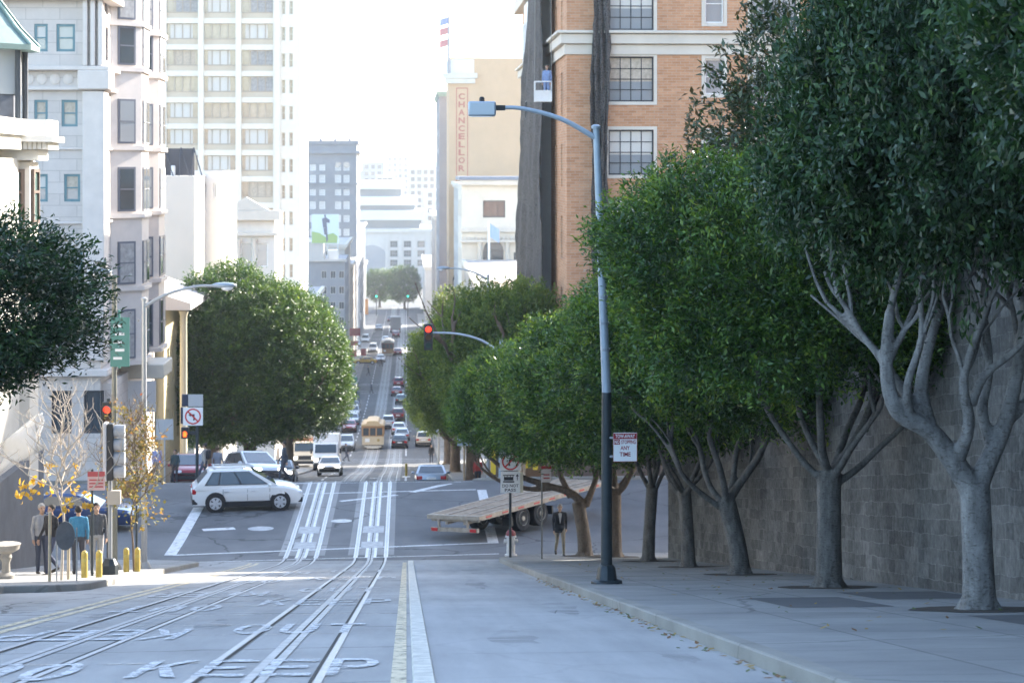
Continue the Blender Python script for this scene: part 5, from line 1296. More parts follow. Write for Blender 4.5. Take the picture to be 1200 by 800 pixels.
car('car', 'silver suv waiting at the intersection behind the white suv', 'suv', 'pearl', 0, 99.5, pi+.45, None, 296, True)
car('car', 'black sedan waiting behind the man in the dark suit', 'sedan', 'black', 0, 103.5, pi, None, 326, True)
car('car', 'white sedan with lit headlamps in front of the delivery truck', 'sedan', 'white', 0, 156, pi, None, 387, True)
car('car', 'pale blue sedan seen from behind, just over the crest of the intersection', 'sedan', 'paleblue', 0, 113, 0, None, 505)
car('car', 'cream hatchback parked at the right kerb under the trees', 'suv', 'cream', 0, 232, 0, None, 496)
GL = 'cars parked along the left kerb downhill'; GR = 'cars queueing in the right lane downhill'; GF = 'small cars far down the street'
for lab, kd, pt, px, y, h in (('silver car left of the cable car, first of the left kerb row','suv','silver',406.5,226,pi),('red car parked behind the silver one at the left kerb','sedan','red',409.5,257,pi),
     ('pale blue car third in the left kerb row','sedan','paleblue',413,270,pi),('white suv fourth in the left kerb row','suv','white',414,283,pi),('grey car fifth in the left kerb row','sedan','grey',414.5,297,pi)):
    car('car', lab, kd, pt, 0, y, h, GL, px)
for lab, kd, pt, px, y in (('black car with red tail lamps beside the cable car','sedan','black',468.5,230),('pale blue car second in the queue beside the cable car','sedan','paleblue',471,241),('white car third in the queue right of the cable car','sedan','pearl',467.5,252),
     ('silver suv behind the cable car on the right track','suv','silver',455,263),('dark red car at the head of the queue by the tree','suv','darkred',466.5,277)):
    car('car', lab, kd, pt, 0, y, 0, GR, px)
car('taxi', 'yellow taxi turning across the street far downhill', 'sedan', 'yellow', 0, 402, pi/2+.15, None, 427.5)
for lab, kd, pt, px, y, h in (('white sedan just right of the yellow taxi','sedan','white',446,408,pi),('red car in the right lane above the near red pair','sedan','red',466,428,0),('red sedan below the grey truck','sedan','red',464,492,0),
     ('pink red car at the edge of the tree crowns','suv','red',467,345,0),('dark red car just before the pink red one at the tree edge','sedan','darkred',465,326,0),('silver van left of the far cable car','van','silver',437,437,pi),('pale van at the left kerb near the taxi','van','white',412.5,345,pi),
     ('white car below the pale van at the left kerb','sedan','white',412,320,pi),('small pale car on the left before the shops','sedan','paleblue',418,455,pi),('green car at the right edge of the crosswalk','sedan','green',470,310,0),
     ('white van far down beside the shop row','van','white',428,470,pi),('white car in the middle distance near the crossing','sedan','white',452,470,pi),('blue car in the far crossing','sedan','blue',458,560,0),('grey car far on the left lane','sedan','grey',444,520,pi)):
    car('car', lab, kd, pt, 0, y, h, GF, px)

# delivery trucks (box body on a cab)
def box_truck(label, px, y, head, W=2.3, L=6.5, H=3.2, col=None, roofcol=None, cab=True, stripe=None):
    t = thing('delivery_truck', label, 'truck'); pose(t, 0, y, head, 0, px); cm = col or M('truck_white', (.72,.72,.71), .4)
    m = MB(); m.box(-W/2, W/2, -L/2, L/2-1.7, .75, H); m.build('cargo_box', cm, t, bevel=.05)
    m = MB(); m.prism([(L/2-1.68,.55),(L/2,.55),(L/2,1.25),(L/2-.25,1.45),(L/2-.75,2.35),(L/2-1.68,2.45)], 'x', -W*.46, W*.46); m.build('cab', cm, t, bevel=.06)
    m = MB(); a = (L/2-.25,1.45); b = (L/2-.75,2.35); m.add([(-W*.41,a[0]-.03,a[1]+.1),(W*.41,a[0]-.03,a[1]+.1),(W*.40,b[0]+.06,b[1]-.08),(-W*.40,b[0]+.06,b[1]-.08)], [(0,1,2,3)])
    o = m.build('windscreen', car_glass, t); o.modifiers.new('t','SOLIDIFY').thickness = .03
    m = MB(); m.box(-W*.44, W*.44, L/2-.02, L/2+.08, .42, .68); m.box(-W*.25, W*.25, L/2-.01, L/2+.02, .8, 1.15); m.build('bumper', black, t)
    for yy in (-L/2+1.1, L/2-.95):
        for s in (-1, 1):
            w_ = MB(); w_.lathe([(.25,-.13),(.42,-.13),(.45,-.09),(.45,.09),(.42,.13),(.25,.13)], 18, 0, (0,0,0), 'x'); o = w_.build('wheel', rubber, t, (s*(W/2-.18),yy,.45), smooth=True)
            h = MB(); h.lathe([(.26,-.05),(.2,.0),(.24,.05)], 14, 0, (s*.1,0,0), 'x'); h.build('rim', chrome, o)
    for s in (-1, 1):
        m = MB(); m.box(s*W*.36-.15, s*W*.36+.15, L/2-.03, L/2+.03, .85, 1.05); m.build('headlight', headlight_on, t)
        m = MB(); m.box(s*W*.4-.12, s*W*.4+.12, -L/2-.03, -L/2+.01, .8, 1.0); m.build('taillight', red_lamp, t)
        m = MB(); m.box(s*W*.56-.08, s*W*.56+.08, L/2-.8, L/2-.7, 1.5, 1.95); m.build('mirror', black, t)
    if roofcol: m = MB(); m.box(-W/2-.012, W/2+.012, -L/2-.012, L/2-1.68, H-.55, H-.15); m.build('stripe', roofcol, t)
    return t
box_truck('white box truck facing uphill beside the left clipped trees', 383, 184, pi)
box_truck('cream delivery truck with rusty red band left of the white box truck', 359, 190, pi, col=M('truck_cream', (.6,.53,.42), .5), roofcol=M('truck_band', (.42,.2,.12), .5), H=2.9)
box_truck('grey box truck seen from behind far down the street', 463.5, 512, 0, 2.6, 7.5, 3.9, M('truck_grey', (.36,.38,.4), .6))

# cable cars
cc_cream = M('cable_car_cream', (.6,.5,.34), .45, var=.05); cc_brown = M('cable_car_tan', (.40,.22,.09), .5, var=.1); cc_dark = M('cable_car_maroon', (.13,.03,.03), .5)
def cable_car(label, x, y, head, panel, upper, rf):
    t = thing('cable_car', label, 'cable car', (0,0,0), 0, 'cable cars on the tracks'); pose(t, x, y, head)
    W = 1.18; L = 4.2
    m = MB(); m.box(-W, W, -L, L, .55, 1.42); m.box(-W-.03, W+.03, -L-.03, L+.03, 1.36, 1.45); m.box(-W-.02, W+.02, -L-.02, L+.02, .5, .6); m.build('body', panel, t, bevel=.03)
    m = MB()
    for s in (-1, 1):
        for i in range(4): x_ = -W+.05+i*(2*W-.1)/3; m.box(x_-.07, x_+.07, s*L-.07, s*L+.07, 1.45, 2.45)
        m.box(-W, W, s*L-.08, s*L+.08, 2.36, 2.62)
        m.box(-W, W, s*L-.06, s*L+.06, 1.45, 1.53)
        for i in range(11): y_ = -L+.1+i*(2*L-.2)/10; m.box(s*W-.05, s*W+.05, y_-.06, y_+.06, 1.45, 2.45)
        m.box(s*W-.06, s*W+.06, -L, L, 2.36, 2.6)
    m.build('window_frame', upper, t)
    for s in (-1, 1):
        g_ = MB(); g_.box(-W+.03, W-.03, s*(L-.02)-.01, s*(L-.02)+.01, 1.53, 2.36); g_.build('windscreen', car_glass, t)
        g_ = MB(); g_.box(s*(W-.01)-.01, s*(W-.01)+.01, -L+.1, L-.1, 1.45, 2.36); g_.build('side_glazing', car_glass, t)
        h = MB(); h.lathe([(.02,-.05),(.14,-.03),(.16,.05)], 14, 0, (-.62, s*(L+.06), 1.02), 'y'); h.build('headlight', M('brass_lamp', (.4,.28,.1), .3, .5), t)
        h = MB(); h.box(.35, .85, s*(L+.035)-.012, s*(L+.035)+.012, .82, 1.22); h.build('number_panel', sign_white, t)
        h = MB(); h.box(-W*.8, W*.8, s*(L+.16)-.08, s*(L+.16)+.08, .25, .42); h.box(-W*.55, W*.55, s*(L+.24)-.05, s*(L+.24)+.05, .12, .3); h.build('bumper', cream, t, bevel=.02)
    m = MB(); m.prism([(-W-.14,2.60),(W+.14,2.60),(W*.98,2.78),(W*.6,2.86),(W*.55,3.08),(W*.3,3.16),(-W*.3,3.16),(-W*.55,3.08),(-W*.6,2.86),(-W*.98,2.78)], 'y', -L-.35, L+.35); m.build('roof', rf, t, bevel=.02)
    for yy in (-2.4, 2.4):
        m = MB(); m.box(-.85, .85, yy-.8, yy+.8, .2, .52); m.build('truck_frame', black, t)
        for s in (-1, 1):
            w_ = MB(); w_.lathe([(.33,-.05),(.35,-.05),(.35,.05),(.30,.06),(.08,.04)], 16, 0, (0,0,0), 'x'); w_.build('wheel', dark_metal, t, (s*.533,yy,.36))
    return t
cable_car('cream and tan cable car facing uphill on the left track', -3.72, 231, pi, cc_cream, cc_brown, M('cable_car_roof', (.5,.38,.22), .6))
cable_car('small brown cable car far downhill near the white sedan', -3.9, 430, pi, cc_brown, cc_dark, M('cable_car_roof_grey', (.3,.28,.25), .6))

# tilting flatbed turning into the side street
fb = thing('flatbed_trailer', 'wooden decked flatbed trailer turning into the right side street', 'trailer')
fb.location = (2.75, 75.3, -13.72); fb.rotation_euler = (radians(2.2), radians(-4.), -radians(40))
# local frame: +y points along the bed away from its tail, x across
deck = M('weathered_deck', (.30,.235,.17), .85, var=.35, vs=3.5); steel = M('worn_steel_edge', (.36,.30,.24), .6, .2, var=.3, vs=5)
m = MB(); rd = random.Random(2)
BWd, BL, bzt = 2.5, 8.5, .98
for i in range(9):
    x0 = -BWd+.12 + i*(BWd-.24)/9
    for j in range(5): m.box(x0+.008, x0+(BWd-.24)/9-.008, .14+j*1.67+rd.uniform(0,.02), .14+(j+1)*1.67-.012, bzt-.06, bzt+rd.uniform(-.004,.01))
m.build('deck', deck, fb)
m = MB(); m.box(-BWd, 0, 0, .13, bzt-.13, bzt+.03); m.box(-BWd, -BWd+.11, .13, BL, bzt-.13, bzt+.03); m.box(-.11, 0, .13, BL, bzt-.16, bzt+.03)
for i in range(7): m.box(-BWd+.12, -.12, 1.2*i+.1, 1.2*i+.2, bzt-.22, bzt-.07)
for x in (-BWd*.67, -BWd*.33): m.box(x-.06, x+.06, .13, BL, bzt-.34, bzt-.08); m.box(x-.05, x+.05, .15, BL-.1, bzt+.012, bzt+.03)
m.build('edge_rail', steel, fb, bevel=.01)
m = MB(); m.box(-BWd+.15, -.12, -.02, .08, .40, .55); m.box(-BWd+.5,-BWd+.58,0,.06,.55,bzt-.13); m.box(-.65,-.57,0,.06,.55,bzt-.13); m.build('underride_bar', steel, fb)
for x in (-BWd+.35, -.32): m = MB(); m.box(x-.14, x+.14, -.05, -.021, .42, .53); m.build('taillight', M('red_trailer_lamp', (.5,.02,.02), .3), fb)
m = MB()
for i in range(8): m.box(-.004, .012, .4+i*1.0, .75+i*1.0, bzt-.1, bzt-.04)
m.build('reflector', M('reflector_tape', (.5,.05,.05), .4), fb)
for yy in (2.75, 3.9):
    for xx in (-BWd+.28, -.3):
        w_ = MB(); w_.lathe([(.2,-.22),(.44,-.22),(.48,-.17),(.48,.17),(.44,.22),(.2,.22)], 22, 0, (0,0,0), 'x'); o = w_.build('wheel', rubber, fb, (xx,yy,.46), smooth=True)
        h = MB(); h.lathe([(.30,.10),(.27,.2),(.24,.12),(.1,.10),(.09,.19),(.02,.2)], 18, 0, (0,0,0), 'x'); h.build('rim', M('dusty_rim', (.4,.36,.3), .6, .2, var=.2), o, (.06,0,0), smooth=True)
m = MB(); m.box(-.5, -.06, 2.0, 2.08, .3, bzt-.35); m.box(-.5, -.06, 4.6, 4.68, .3, bzt-.35); m.build('mudflap', black, fb)

# ================================================================== PEOPLE
def capsules(pose_):
    """bones: region, a, b, radius a, radius b; z up, facing -y, height 1.75"""
    P = []
    def B(reg, *seq):
        for (a, ra), (b, rb) in zip(seq, seq[1:]): P.append((reg, Vector(a), Vector(b), ra, rb))
    w = pose_ == 'walk'
    st = .20 if w else .0
    for s in (-1, 1):
        f = s*st; hip = (s*.095, 0, .93)
        knee = (s*.10, -max(f,0)*.75-.03 if w else -.015, .50 + (.02 if f > 0 else 0)); ank = (s*.105, -f*1.15 + (.06 if f <= 0 and w else 0), .09 + (.05 if w and f < 0 else 0))
        B('leg', (hip,.095), ((s*.098,knee[1]*.5,.72),.083), (knee,.062), ((s*.103,(knee[1]+ank[1])/2+.01,.33),.058), (ank,.042))
        B('shoe', ((ank[0],ank[1]+.03,ank[2]-.045),.042), ((ank[0]+s*.015,ank[1]-.15,.04),.04))
        sh = (s*.185, 0, 1.425); af = -s*.14 if w else s*.02
        el = (s*.235, -af*.5+.03, 1.14); wr = (s*.235, -af*1.1-.06, .90)
        B('arm', (sh,.062), ((s*.215,-.0,1.28),.05), (el,.043), (wr,.031))
        h0 = Vector(wr); d = Vector((-s*.05, -.10-.1*af, -1)).normalized()
        B('hand', (h0,.028), (h0+d*.05,.032), (h0+d*.085,.03))
        for i in range(4):
            q = h0 + d*.085 + Vector((-s*.004, .030-.020*i, 0)); ln = (.062,.075,.07,.055)[3-i]
            B('hand', (q,.0105), (q+d*ln*.55+Vector((-s*.008,0,0)),.0098), (q+d*ln+Vector((-s*.022,0,0)),.009))
        B('hand', (h0+d*.03+Vector((0,-.022,0)),.013), (h0+d*.06+Vector((-s*.008,-.05,0)),.0115), (h0+d*.095+Vector((-s*.016,-.056,0)),.01))
    B('leg', ((-.07,0,.95),.105), ((.07,0,.95),.105))
    for x in (-.075, 0, .075):
        B('torso', ((x,.0,.98),.10), ((x*1.05,-.005,1.15),.10), ((x*1.35,-.0,1.32),.105), ((x*1.3,.0,1.40),.085))
    B('torso', ((-.15,0,1.43),.055), ((0,.01,1.47),.06), ((.15,0,1.43),.055))
    B('neck', ((0,.01,1.45),.056), ((0,-.005,1.57),.052))
    B('head', ((0,-.005,1.655),.082), ((0,.008,1.685),.088)); B('head', ((0,-.03,1.60),.062), ((0,-.035,1.575),.05))
    B('head', ((0,-.095,1.655),.010), ((0,-.112,1.625),.015)); 
    for s in (-1, 1): B('head', ((s*.083,.01,1.665),.014), ((s*.083,.008,1.63),.012))
    return P
_pm = {}
def person_mesh(pose_):
    if pose_ in _pm: return _pm[pose_]
    P = capsules(pose_); mb = MB()
    for reg, a, b, ra, rb in P:
        n = 10 if max(ra, rb) > .02 else 6
        mb.tube([a, b], [ra, rb], n); mb.ball(a, ra, n); mb.ball(b, rb, n)
    o = mb.build('body', M('skin', (.42,.26,.18), .6)); md = o.modifiers.new('r','REMESH'); md.mode = 'VOXEL'; md.voxel_size = .0085; md.use_smooth_shade = True
    sm = o.modifiers.new('s','SMOOTH'); sm.factor = .5; sm.iterations = 2
    bake(o); me = o.data; bpy.data.objects.remove(o)
    n = len(me.polygons); c = np.empty(n*3); me.polygons.foreach_get('center', c); c = c.reshape(-1, 3)
    best = np.full(n, 1e9); reg = np.zeros(n, int); names = ['leg','shoe','arm','hand','torso','neck','head']
    for r_, a, b, ra, rb in P:
        a = np.array(a); b = np.array(b); ab = b-a; t = np.clip(((c-a)@ab)/max(ab@ab,1e-9), 0, 1)
        d = np.linalg.norm(c-a-t[:,None]*ab, axis=1) - (ra+(rb-ra)*t)
        k = d < best; best[k] = d[k]; reg[k] = names.index(r_)
    mi = np.zeros(n, int)                                        # 0 skin 1 top 2 trousers 3 shoes 4 shirt front 5 eyes/mouth
    mi[(reg == 4) | (reg == 2)] = 1; mi[reg == 0] = 2; mi[reg == 1] = 3
    mi[(reg == 4) & (c[:,2] < 1.0)] = 1
    mi[(reg == 4) & (c[:,1] < -.05) & (np.abs(c[:,0]) < .012+(c[:,2]-1.12)*.16) & (c[:,2] > 1.12)] = 4
    hd = (reg == 6) & (c[:,1] < -.05)
    for s in (-1, 1): mi[hd & (np.hypot(c[:,0]-s*.034, c[:,2]-1.663) < .012)] = 5
    mi[hd & (np.abs(c[:,0]) < .024) & (np.abs(c[:,2]-1.592) < .006)] = 5
    me.polygons.foreach_set('material_index', mi.astype(np.int32))
    for i in range(5): me.materials.append(me.materials[0])
    me.polygons.foreach_set('use_smooth', np.ones(n, bool))
    _pm[pose_] = me; me.name = 'body'; return me
def cloth(c): return M('cloth_%02d_%02d_%02d' % tuple(int(x*99) for x in c), c, .85, var=.15, vs=9)
hairm = {k: M('hair_' + k, c, .7, var=.3, vs=40) for k, c in dict(dark=(.02,.016,.013), grey=(.3,.29,.28), brown=(.08,.05,.03), blond=(.3,.22,.12)).items()}
_hm = {}
def hair_mesh():
    if 'h' not in _hm:
        m = MB(); m.ball((0,.02,1.688), (.094,.099,.098), 16); me = m.mesh('hair', hairm['dark'], True, 180)
        bm = bmesh.new(); bm.from_mesh(me); bmesh.ops.bisect_plane(bm, geom=bm.verts[:]+bm.edges[:]+bm.faces[:], plane_co=(0,-.055,1.70), plane_no=(0,-.72,-.35), clear_outer=True)
        bmesh.ops.bisect_plane(bm, geom=bm.verts[:]+bm.edges[:]+bm.faces[:], plane_co=(0,0,1.60), plane_no=(0,0,-1), clear_outer=True); bm.to_mesh(me); bm.free(); _hm['h'] = me
    return _hm['h']
def person(label, px, y, face, top, legs, pose_='stand', shirt=None, hair='dark', h=1.0, z=None, shoes=(.03,.025,.02), skin=(.42,.26,.18), group=None, extra=None, arms_bare=False):
    me = person_mesh(pose_); x = xat(px, y)
    o = link('person', me, None, (x, y, (rz(y) if z is None else z)), face); o.scale = (h,h,h)
    sk = M('skin_%02d' % int(skin[0]*99), skin, .6)
    for i, mt in enumerate((sk, cloth(top), cloth(legs), cloth(shoes), cloth(shirt or top), M('dark_feature', (.05,.03,.03), .6))):
        o.material_slots[i].link = 'OBJECT'; o.material_slots[i].material = mt
    tag(o, label, 'person', group)
    hh = link('hair', hair_mesh(), o); hh.material_slots[0].link = 'OBJECT'; hh.material_slots[0].material = hairm[hair]
    return o
S = CURB
man = person('man in dark jacket and khaki trousers walking on the right sidewalk', 656, 71.0-.6, .06, (.02,.021,.026), (.27,.23,.17), 'walk', (.55,.52,.5), 'grey', 1.0, rz(70.4)+S)
# jacket skirt of the walking man and other clothing that stands off the body
def jacket(o, col, z0=.80, z1=1.06, r=.19):
    m = MB(); m.lathe([(r*.98,z0),(r*1.0,z0+.08),(r*.93,z1)], 20); me = m.mesh('jacket_hem', cloth(col), True, 180)
    for v in me.vertices: v.co.y *= .72
    link('jacket_hem', me, o)
jacket(man, (.02,.021,.026))
person('grey haired man in grey shirt on the left sidewalk by the dark plinth', 49, 52.5, .5, (.3,.3,.31), (.05,.06,.09), 'stand', None, 'grey', 1.0, rz(52.5)+S)
person('person in black top standing between the grey haired man and the stake', 60, 51.5, -.7, (.02,.02,.024), (.05,.06,.1), 'walk', None, 'dark', .98, rz(51.5)+S)
person('person in bright blue shirt and dark shorts behind the dark shield sign', 92, 51.5, pi+.2, (.05,.2,.33), (.06,.06,.07), 'stand', None, 'dark', .96, rz(51.5)+S)
person('man in dark grey tee and pale trousers behind the yellow bollards', 113, 52, .3, (.09,.09,.095), (.36,.34,.32), 'stand', None, 'dark', 1.0, rz(52)+S)
bp = person('man with pale jacket and black backpack crossing behind the white suv', 240, 93, -pi/2-.3, (.34,.31,.28), (.06,.07,.1), 'walk', None, 'dark', 1.0)
m = MB(); m.box(-.16,.16,.10,.27,1.05,1.48); m.build('backpack', M('black_backpack', (.02,.02,.025), .8), bp, bevel=.06)
person('person in grey coat just right of the backpack wearer', 255, 95, pi-.4, (.2,.21,.25), (.05,.05,.06), 'walk', None, 'brown', .95)
su = person('man in dark suit crossing before the black sedan', 333, 92.3, -pi/2+.2, (.05,.055,.07), (.05,.055,.07), 'walk', (.45,.45,.48), 'dark', 1.04); jacket(su, (.05,.055,.07))
person('person in blue and white shirt at the stairs of the yellow house', 184, 97.5, .6, (.28,.3,.5), (.4,.36,.3), 'stand', (.7,.7,.7), 'brown', 1.0, rz(97.5)+S)
person('dark clothed person beside the pole left of the red suv', 205, 98.5, -.3, (.03,.06,.07), (.04,.04,.05), 'stand', None, 'dark', .9, rz(98.5)+S)
GP = 'small pedestrians far downhill'
for lab, px, y, c, p_ in (('dark pedestrian crossing left of the cable car',405.5,206,(.04,.045,.06),'walk'),('dark pedestrian at the right kerb by the twin trunked tree',505.5,196,(.03,.03,.035),'stand'),('pedestrian in dark clothes on the left crosswalk before the taxi',435,331,(.04,.05,.08),'walk'),
      ('dark pedestrian below the taxi',431.5,372,(.04,.05,.07),'walk'),('dark pedestrian right of the taxi',446.5,396,(.03,.04,.06),'walk'),('pedestrian in red at the right sidewalk shops',560,118,(.4,.06,.05),'stand')):
    person(lab, px, y, 0 if p_ == 'stand' else pi/2, c, (.04,.045,.06), p_, None, 'dark', 1.0, None if px < 500 else rz(y)+S, group=GP)
person('worker in blue overalls standing in the hanging cradle', 641, 99.0, -.5, (.2,.27,.45), (.2,.27,.45), 'stand', None, 'dark', .98, bz(119)+.11)

# ================================================================== STREET FURNITURE
def street_lamp(label, x, y, h, arm, ax, group, col, dark_h=0., head=1., lean=0., z=None, droop=.25):
    t = thing('street_lamp', label, 'street lamp', (x, y, (rz(y)+CURB) if z is None else z), 0, group)
    m = MB(); m.tube([(0,0,dark_h),(lean*.5,0,dark_h+(h-dark_h)*.5),(lean,0,h)], [.088,.074,.06], 14); m.lathe([(.085,0),(.09,.05),(.04,.08)], 12, 0, (lean,0,h-.02)); m.build('pole', col, t, smooth=True)
    if dark_h:
        m = MB(); m.tube([(0,0,.1),(0,0,dark_h)], [.112,.092], 14); m.build('painted_shaft', dark_metal, t, smooth=True)
        m = MB(); m.lathe([(.30,0),(.30,.06),(.2,.09),(.17,.3),(.13,.36)], 8); m.build('base', dark_metal, t, bevel=.012)
    else: m = MB(); m.lathe([(.2,0),(.2,.05),(.12,.2)], 10); m.build('base', col, t, smooth=True)
    m = MB(); pts, rr = smooth_path([(lean,0,h-.2),(lean+ax*arm*.35,0,h+.16),(lean+ax*arm*.75,0,h+.36),(lean+ax*arm,0,h+.37)], [.055,.047,.04,.036]); m.tube(pts, rr, 10); m.build('arm', col, t, smooth=True)
    return t, (lean+ax*arm, 0, h+.37)
lamp_grey = M('lamp_grey_blue', (.33,.39,.45), .5, .3, var=.12, vs=5)
GLm = 'street lamps'
t, e = street_lamp('tall street lamp with dark lower shaft on the right kerb, box shaped head', 3.78, 38.6, 8.62, 1.86, -1, GLm, lamp_grey, 3.62, lean=-.2)
m = MB(); m.box(e[0]-.56, e[0]-.04, -.17, .17, e[2]-.16, e[2]+.12); m.build('lamp_head', M('lamp_head_grey', (.4,.45,.5), .4, .3), t, bevel=.035)
m = MB(); m.box(e[0]-.52, e[0]-.12, -.14, .14, e[2]-.172, e[2]-.161); m.build('lens', clear_lamp, t)
m = MB(); m.lathe([(.05,0),(.05,.06),(.03,.09)], 10, 0, (e[0]-.3,0,e[2]+.119)); m.box(e[0]-.06, e[0]+.14, -.045, .045, e[2]-.05, e[2]+.05); m.build('photocell', black, t)
m = MB()
for i in range(3): m.lathe([(.092-.003*i,0),(.092-.003*i,.05)], 14, 0, (-.02-.02*i,0,4.4+.5*i))
m.build('pole_band', M('steel_band', (.25,.28,.31), .5, .5), t)
t2, e = street_lamp('slim grey street lamp on the left corner, its cobra head arm reaching over the street', xat(169,58), 58, 7.55, 1.95, 1, GLm, M('pole_pale_grey', (.40,.41,.42), .5, .3, var=.08))
def cobra(t, e, s=1):
    m = MB(); m.ball((e[0]+s*.28,0,e[2]+.02), (.36,.14,.085), 14); m.build('lamp_head', lamp_grey, t, smooth=True)
    m = MB(); m.ball((e[0]+s*.36,0,e[2]-.05), (.17,.11,.09), 12); m.build('lens', clear_lamp, t, smooth=True)
cobra(t2, e)
t3, e = street_lamp('dark slim street lamp with a green hanging sign, left corner', xat(134,56.5), 56.5, 8.0, .5, -1, GLm, M('pole_olive', (.2,.2,.17), .5, .2)); cobra(t3, (e[0]+.2,0,e[2]-.25), -.4)
m = MB(); m.box(.1,.16,-.03,.03,5.5,7.1); m.box(.0,.1,-.02,.02,6.95,7.0); m.box(.0,.1,-.02,.02,5.6,5.65); m.box(-.10,.42,-.07,-.05,5.55,6.9); m.build('hanging_sign', sign_green, t3)
m = MB()
for i in range(5): m.box(-.02+.05*(i%2), .22+.06*(i % 2), -.078, -.071, 5.75+.22*i, 5.82+.22*i)
m.build('sign_stripe', sign_white, t3)
t4, e = street_lamp('pale street lamp rising from the loose green trees on the right', xat(572,104), 104, 10.6, 2.0, -1, GLm, M('pole_white_grey', (.5,.52,.54), .5, .3)); cobra(t4, (e[0],0,e[2]), -1)

def post(t, h, r=.03, m_=None, z0=-.05): m = MB(); m.tube([(0,0,z0),(0,0,h)], r, 8); return m.build('post', m_ or metal_grey, t, smooth=True)
def plate(t, x0, x1, z0, z1, y=-.04, mat=None, name='sign_plate', th=.006): m = MB(); m.box(x0, x1, y, y+th, z0, z1); return m.build(name, mat or sign_white, t, bevel=.0)
# tow-away sign on the lamp post
tz_ = lambda yy, Y: (200-yy)*Y/2400
s = 38.6/2400; zb_ = rz(38.6)+CURB
tow = thing('tow_away_sign', 'red and white tow away sign fixed to the tall lamp post', 'sign', (3.78+.11, 38.5, tz_(524,38.6)))
plate(tow, 0, 28.5*s, -17*s, 17*s, -.03); 
m = MB(); m.box(.012, 28.5*s-.012, -.034, -.0305, 9.6*s, 16.2*s); m.build('red_band', sign_red, tow)
m = MB(); text_fit(m, 'TOW-AWAY', 14.2*s, 13*s, 23*s, 4.2*s, -.037); m.build('lettering', sign_white, tow)
m = MB(); text_fit(m, 'STOPPING', 18.2*s, 6.1*s, 17*s, 4.6*s, -.034); text_fit(m, 'ANY', 14.2*s, -.8*s, 11*s, 4.8*s, -.034); text_fit(m, 'TIME', 14.2*s, -8.2*s, 13*s, 5*s, -.034)
for a in ((0,28.5*s,-17*s,-16.5*s),(0,.008,-17*s,17*s),(28.5*s-.008,28.5*s,-17*s,17*s)): m.box(a[0],a[1],-.033,-.0305,a[2],a[3])
m.build('lettering', sign_red, tow)
m = MB(); m.box(1.2*s, 8.2*s, -.034, -.0305, 3.2*s, 9.2*s); m.build('red_panel', sign_red, tow); m = MB(); text_fit(m, 'NO', 4.7*s, 6.2*s, 5.6*s, 4.4*s, -.037); m.build('lettering', sign_white, tow)
m = MB(); m.box(-.06, .05, -.022, .05, 10*s, 12*s); m.box(-.06, .05, -.022, .05, -12*s, -10*s); m.build('bracket', metal_grey, tow)

# cable car sign and no turn sign at the right corner
s = 69/2400; Y = 69.0
sg = thing('no_passing_sign', 'sign post with no turn circle over a cable car do not pass plate, right corner', 'sign', (xat(598,Y), Y, rz(Y)+CURB)); H0 = 652
Zs = lambda py: (H0-py)*s
post(sg, Zs(535), .045, dark_metal)
plate(sg, -11.5*s, 11.5*s, Zs(576), Zs(551), -.07); plate(sg, 11.6*s, 15*s, Zs(576), Zs(552), -.05, M('yellowed_plate', (.6,.55,.42), .5), 'side_plate')
m = MB(); cz0 = Zs(558)
m.box(-.22,.10,-.077,-.071,cz0-.10,cz0+.02); m.box(-.25,.13,-.077,-.071,cz0-.17,cz0-.12); m.box(-.25,.13,-.077,-.071,cz0+.06,cz0+.09); 
for x in (-.22,-.12,-.01,.08): m.box(x,x+.02,-.077,-.071,cz0+.02,cz0+.06)
m.box(.22,.245,-.077,-.071,cz0-.1,cz0+.05); m.prism([(.18,cz0+.04),(.285,cz0+.04),(.2325,cz0+.12)], 'y', -.077, -.071)
text_fit(m, 'DO NOT', 0, Zs(567.7), 19*s, 3.6*s, -.074); text_fit(m, 'PASS', 0, Zs(572.7), 13*s, 3.6*s, -.074); m.build('lettering', sign_black, sg)
plate(sg, -12.5*s, 12.5*s, Zs(550), Zs(527), -.07, sign_white, 'no_turn_plate')
def ban(t, cx, cz_c, r, y, arrow=True, dirn=1):
    m = MB(); n = 28
    for k in range(n):
        a, b = 2*pi*k/n, 2*pi*(k+1)/n; ri = r*.82
        m.add([(cx+r*cos(a),y,cz_c+r*sin(a)),(cx+r*cos(b),y,cz_c+r*sin(b)),(cx+ri*cos(b),y,cz_c+ri*sin(b)),(cx+ri*cos(a),y,cz_c+ri*sin(a))], [(0,1,2,3)])
    c, d, w_ = cos(pi/4)*dirn, sin(pi/4), r*.09
    m.add([(cx-c*r*.85-w_*d*dirn,y-.001,cz_c+d*r*.85-w_*d),(cx-c*r*.85+w_*d*dirn,y-.001,cz_c+d*r*.85+w_*d),(cx+c*r*.85+w_*d*dirn,y-.001,cz_c-d*r*.85+w_*d),(cx+c*r*.85-w_*d*dirn,y-.001,cz_c-d*r*.85-w_*d)], [(0,1,2,3)])
    m.build('ban_circle', M('sign_bright_red', (.55,.02,.02), .4), t)
    m = MB(); q = y+.001; D = dirn
    m.box(cx+D*r*.12-r*.09, cx+D*r*.12+r*.09, q, q+.002, cz_c-r*.5, cz_c+r*.1); m.box(min(cx-D*r*.25,cx+D*r*.21), max(cx-D*r*.25,cx+D*r*.21), q, q+.002, cz_c+r*.101, cz_c+r*.29)
    m.prism([(cx-D*r*.56,cz_c+r*.2),(cx-D*r*.24,cz_c+r*.46),(cx-D*r*.24,cz_c-r*.06)], 'y', q, q+.002); m.build('arrow', sign_black, t)
ban(sg, 0, Zs(539.5), 10*s, -.075, True, -1)
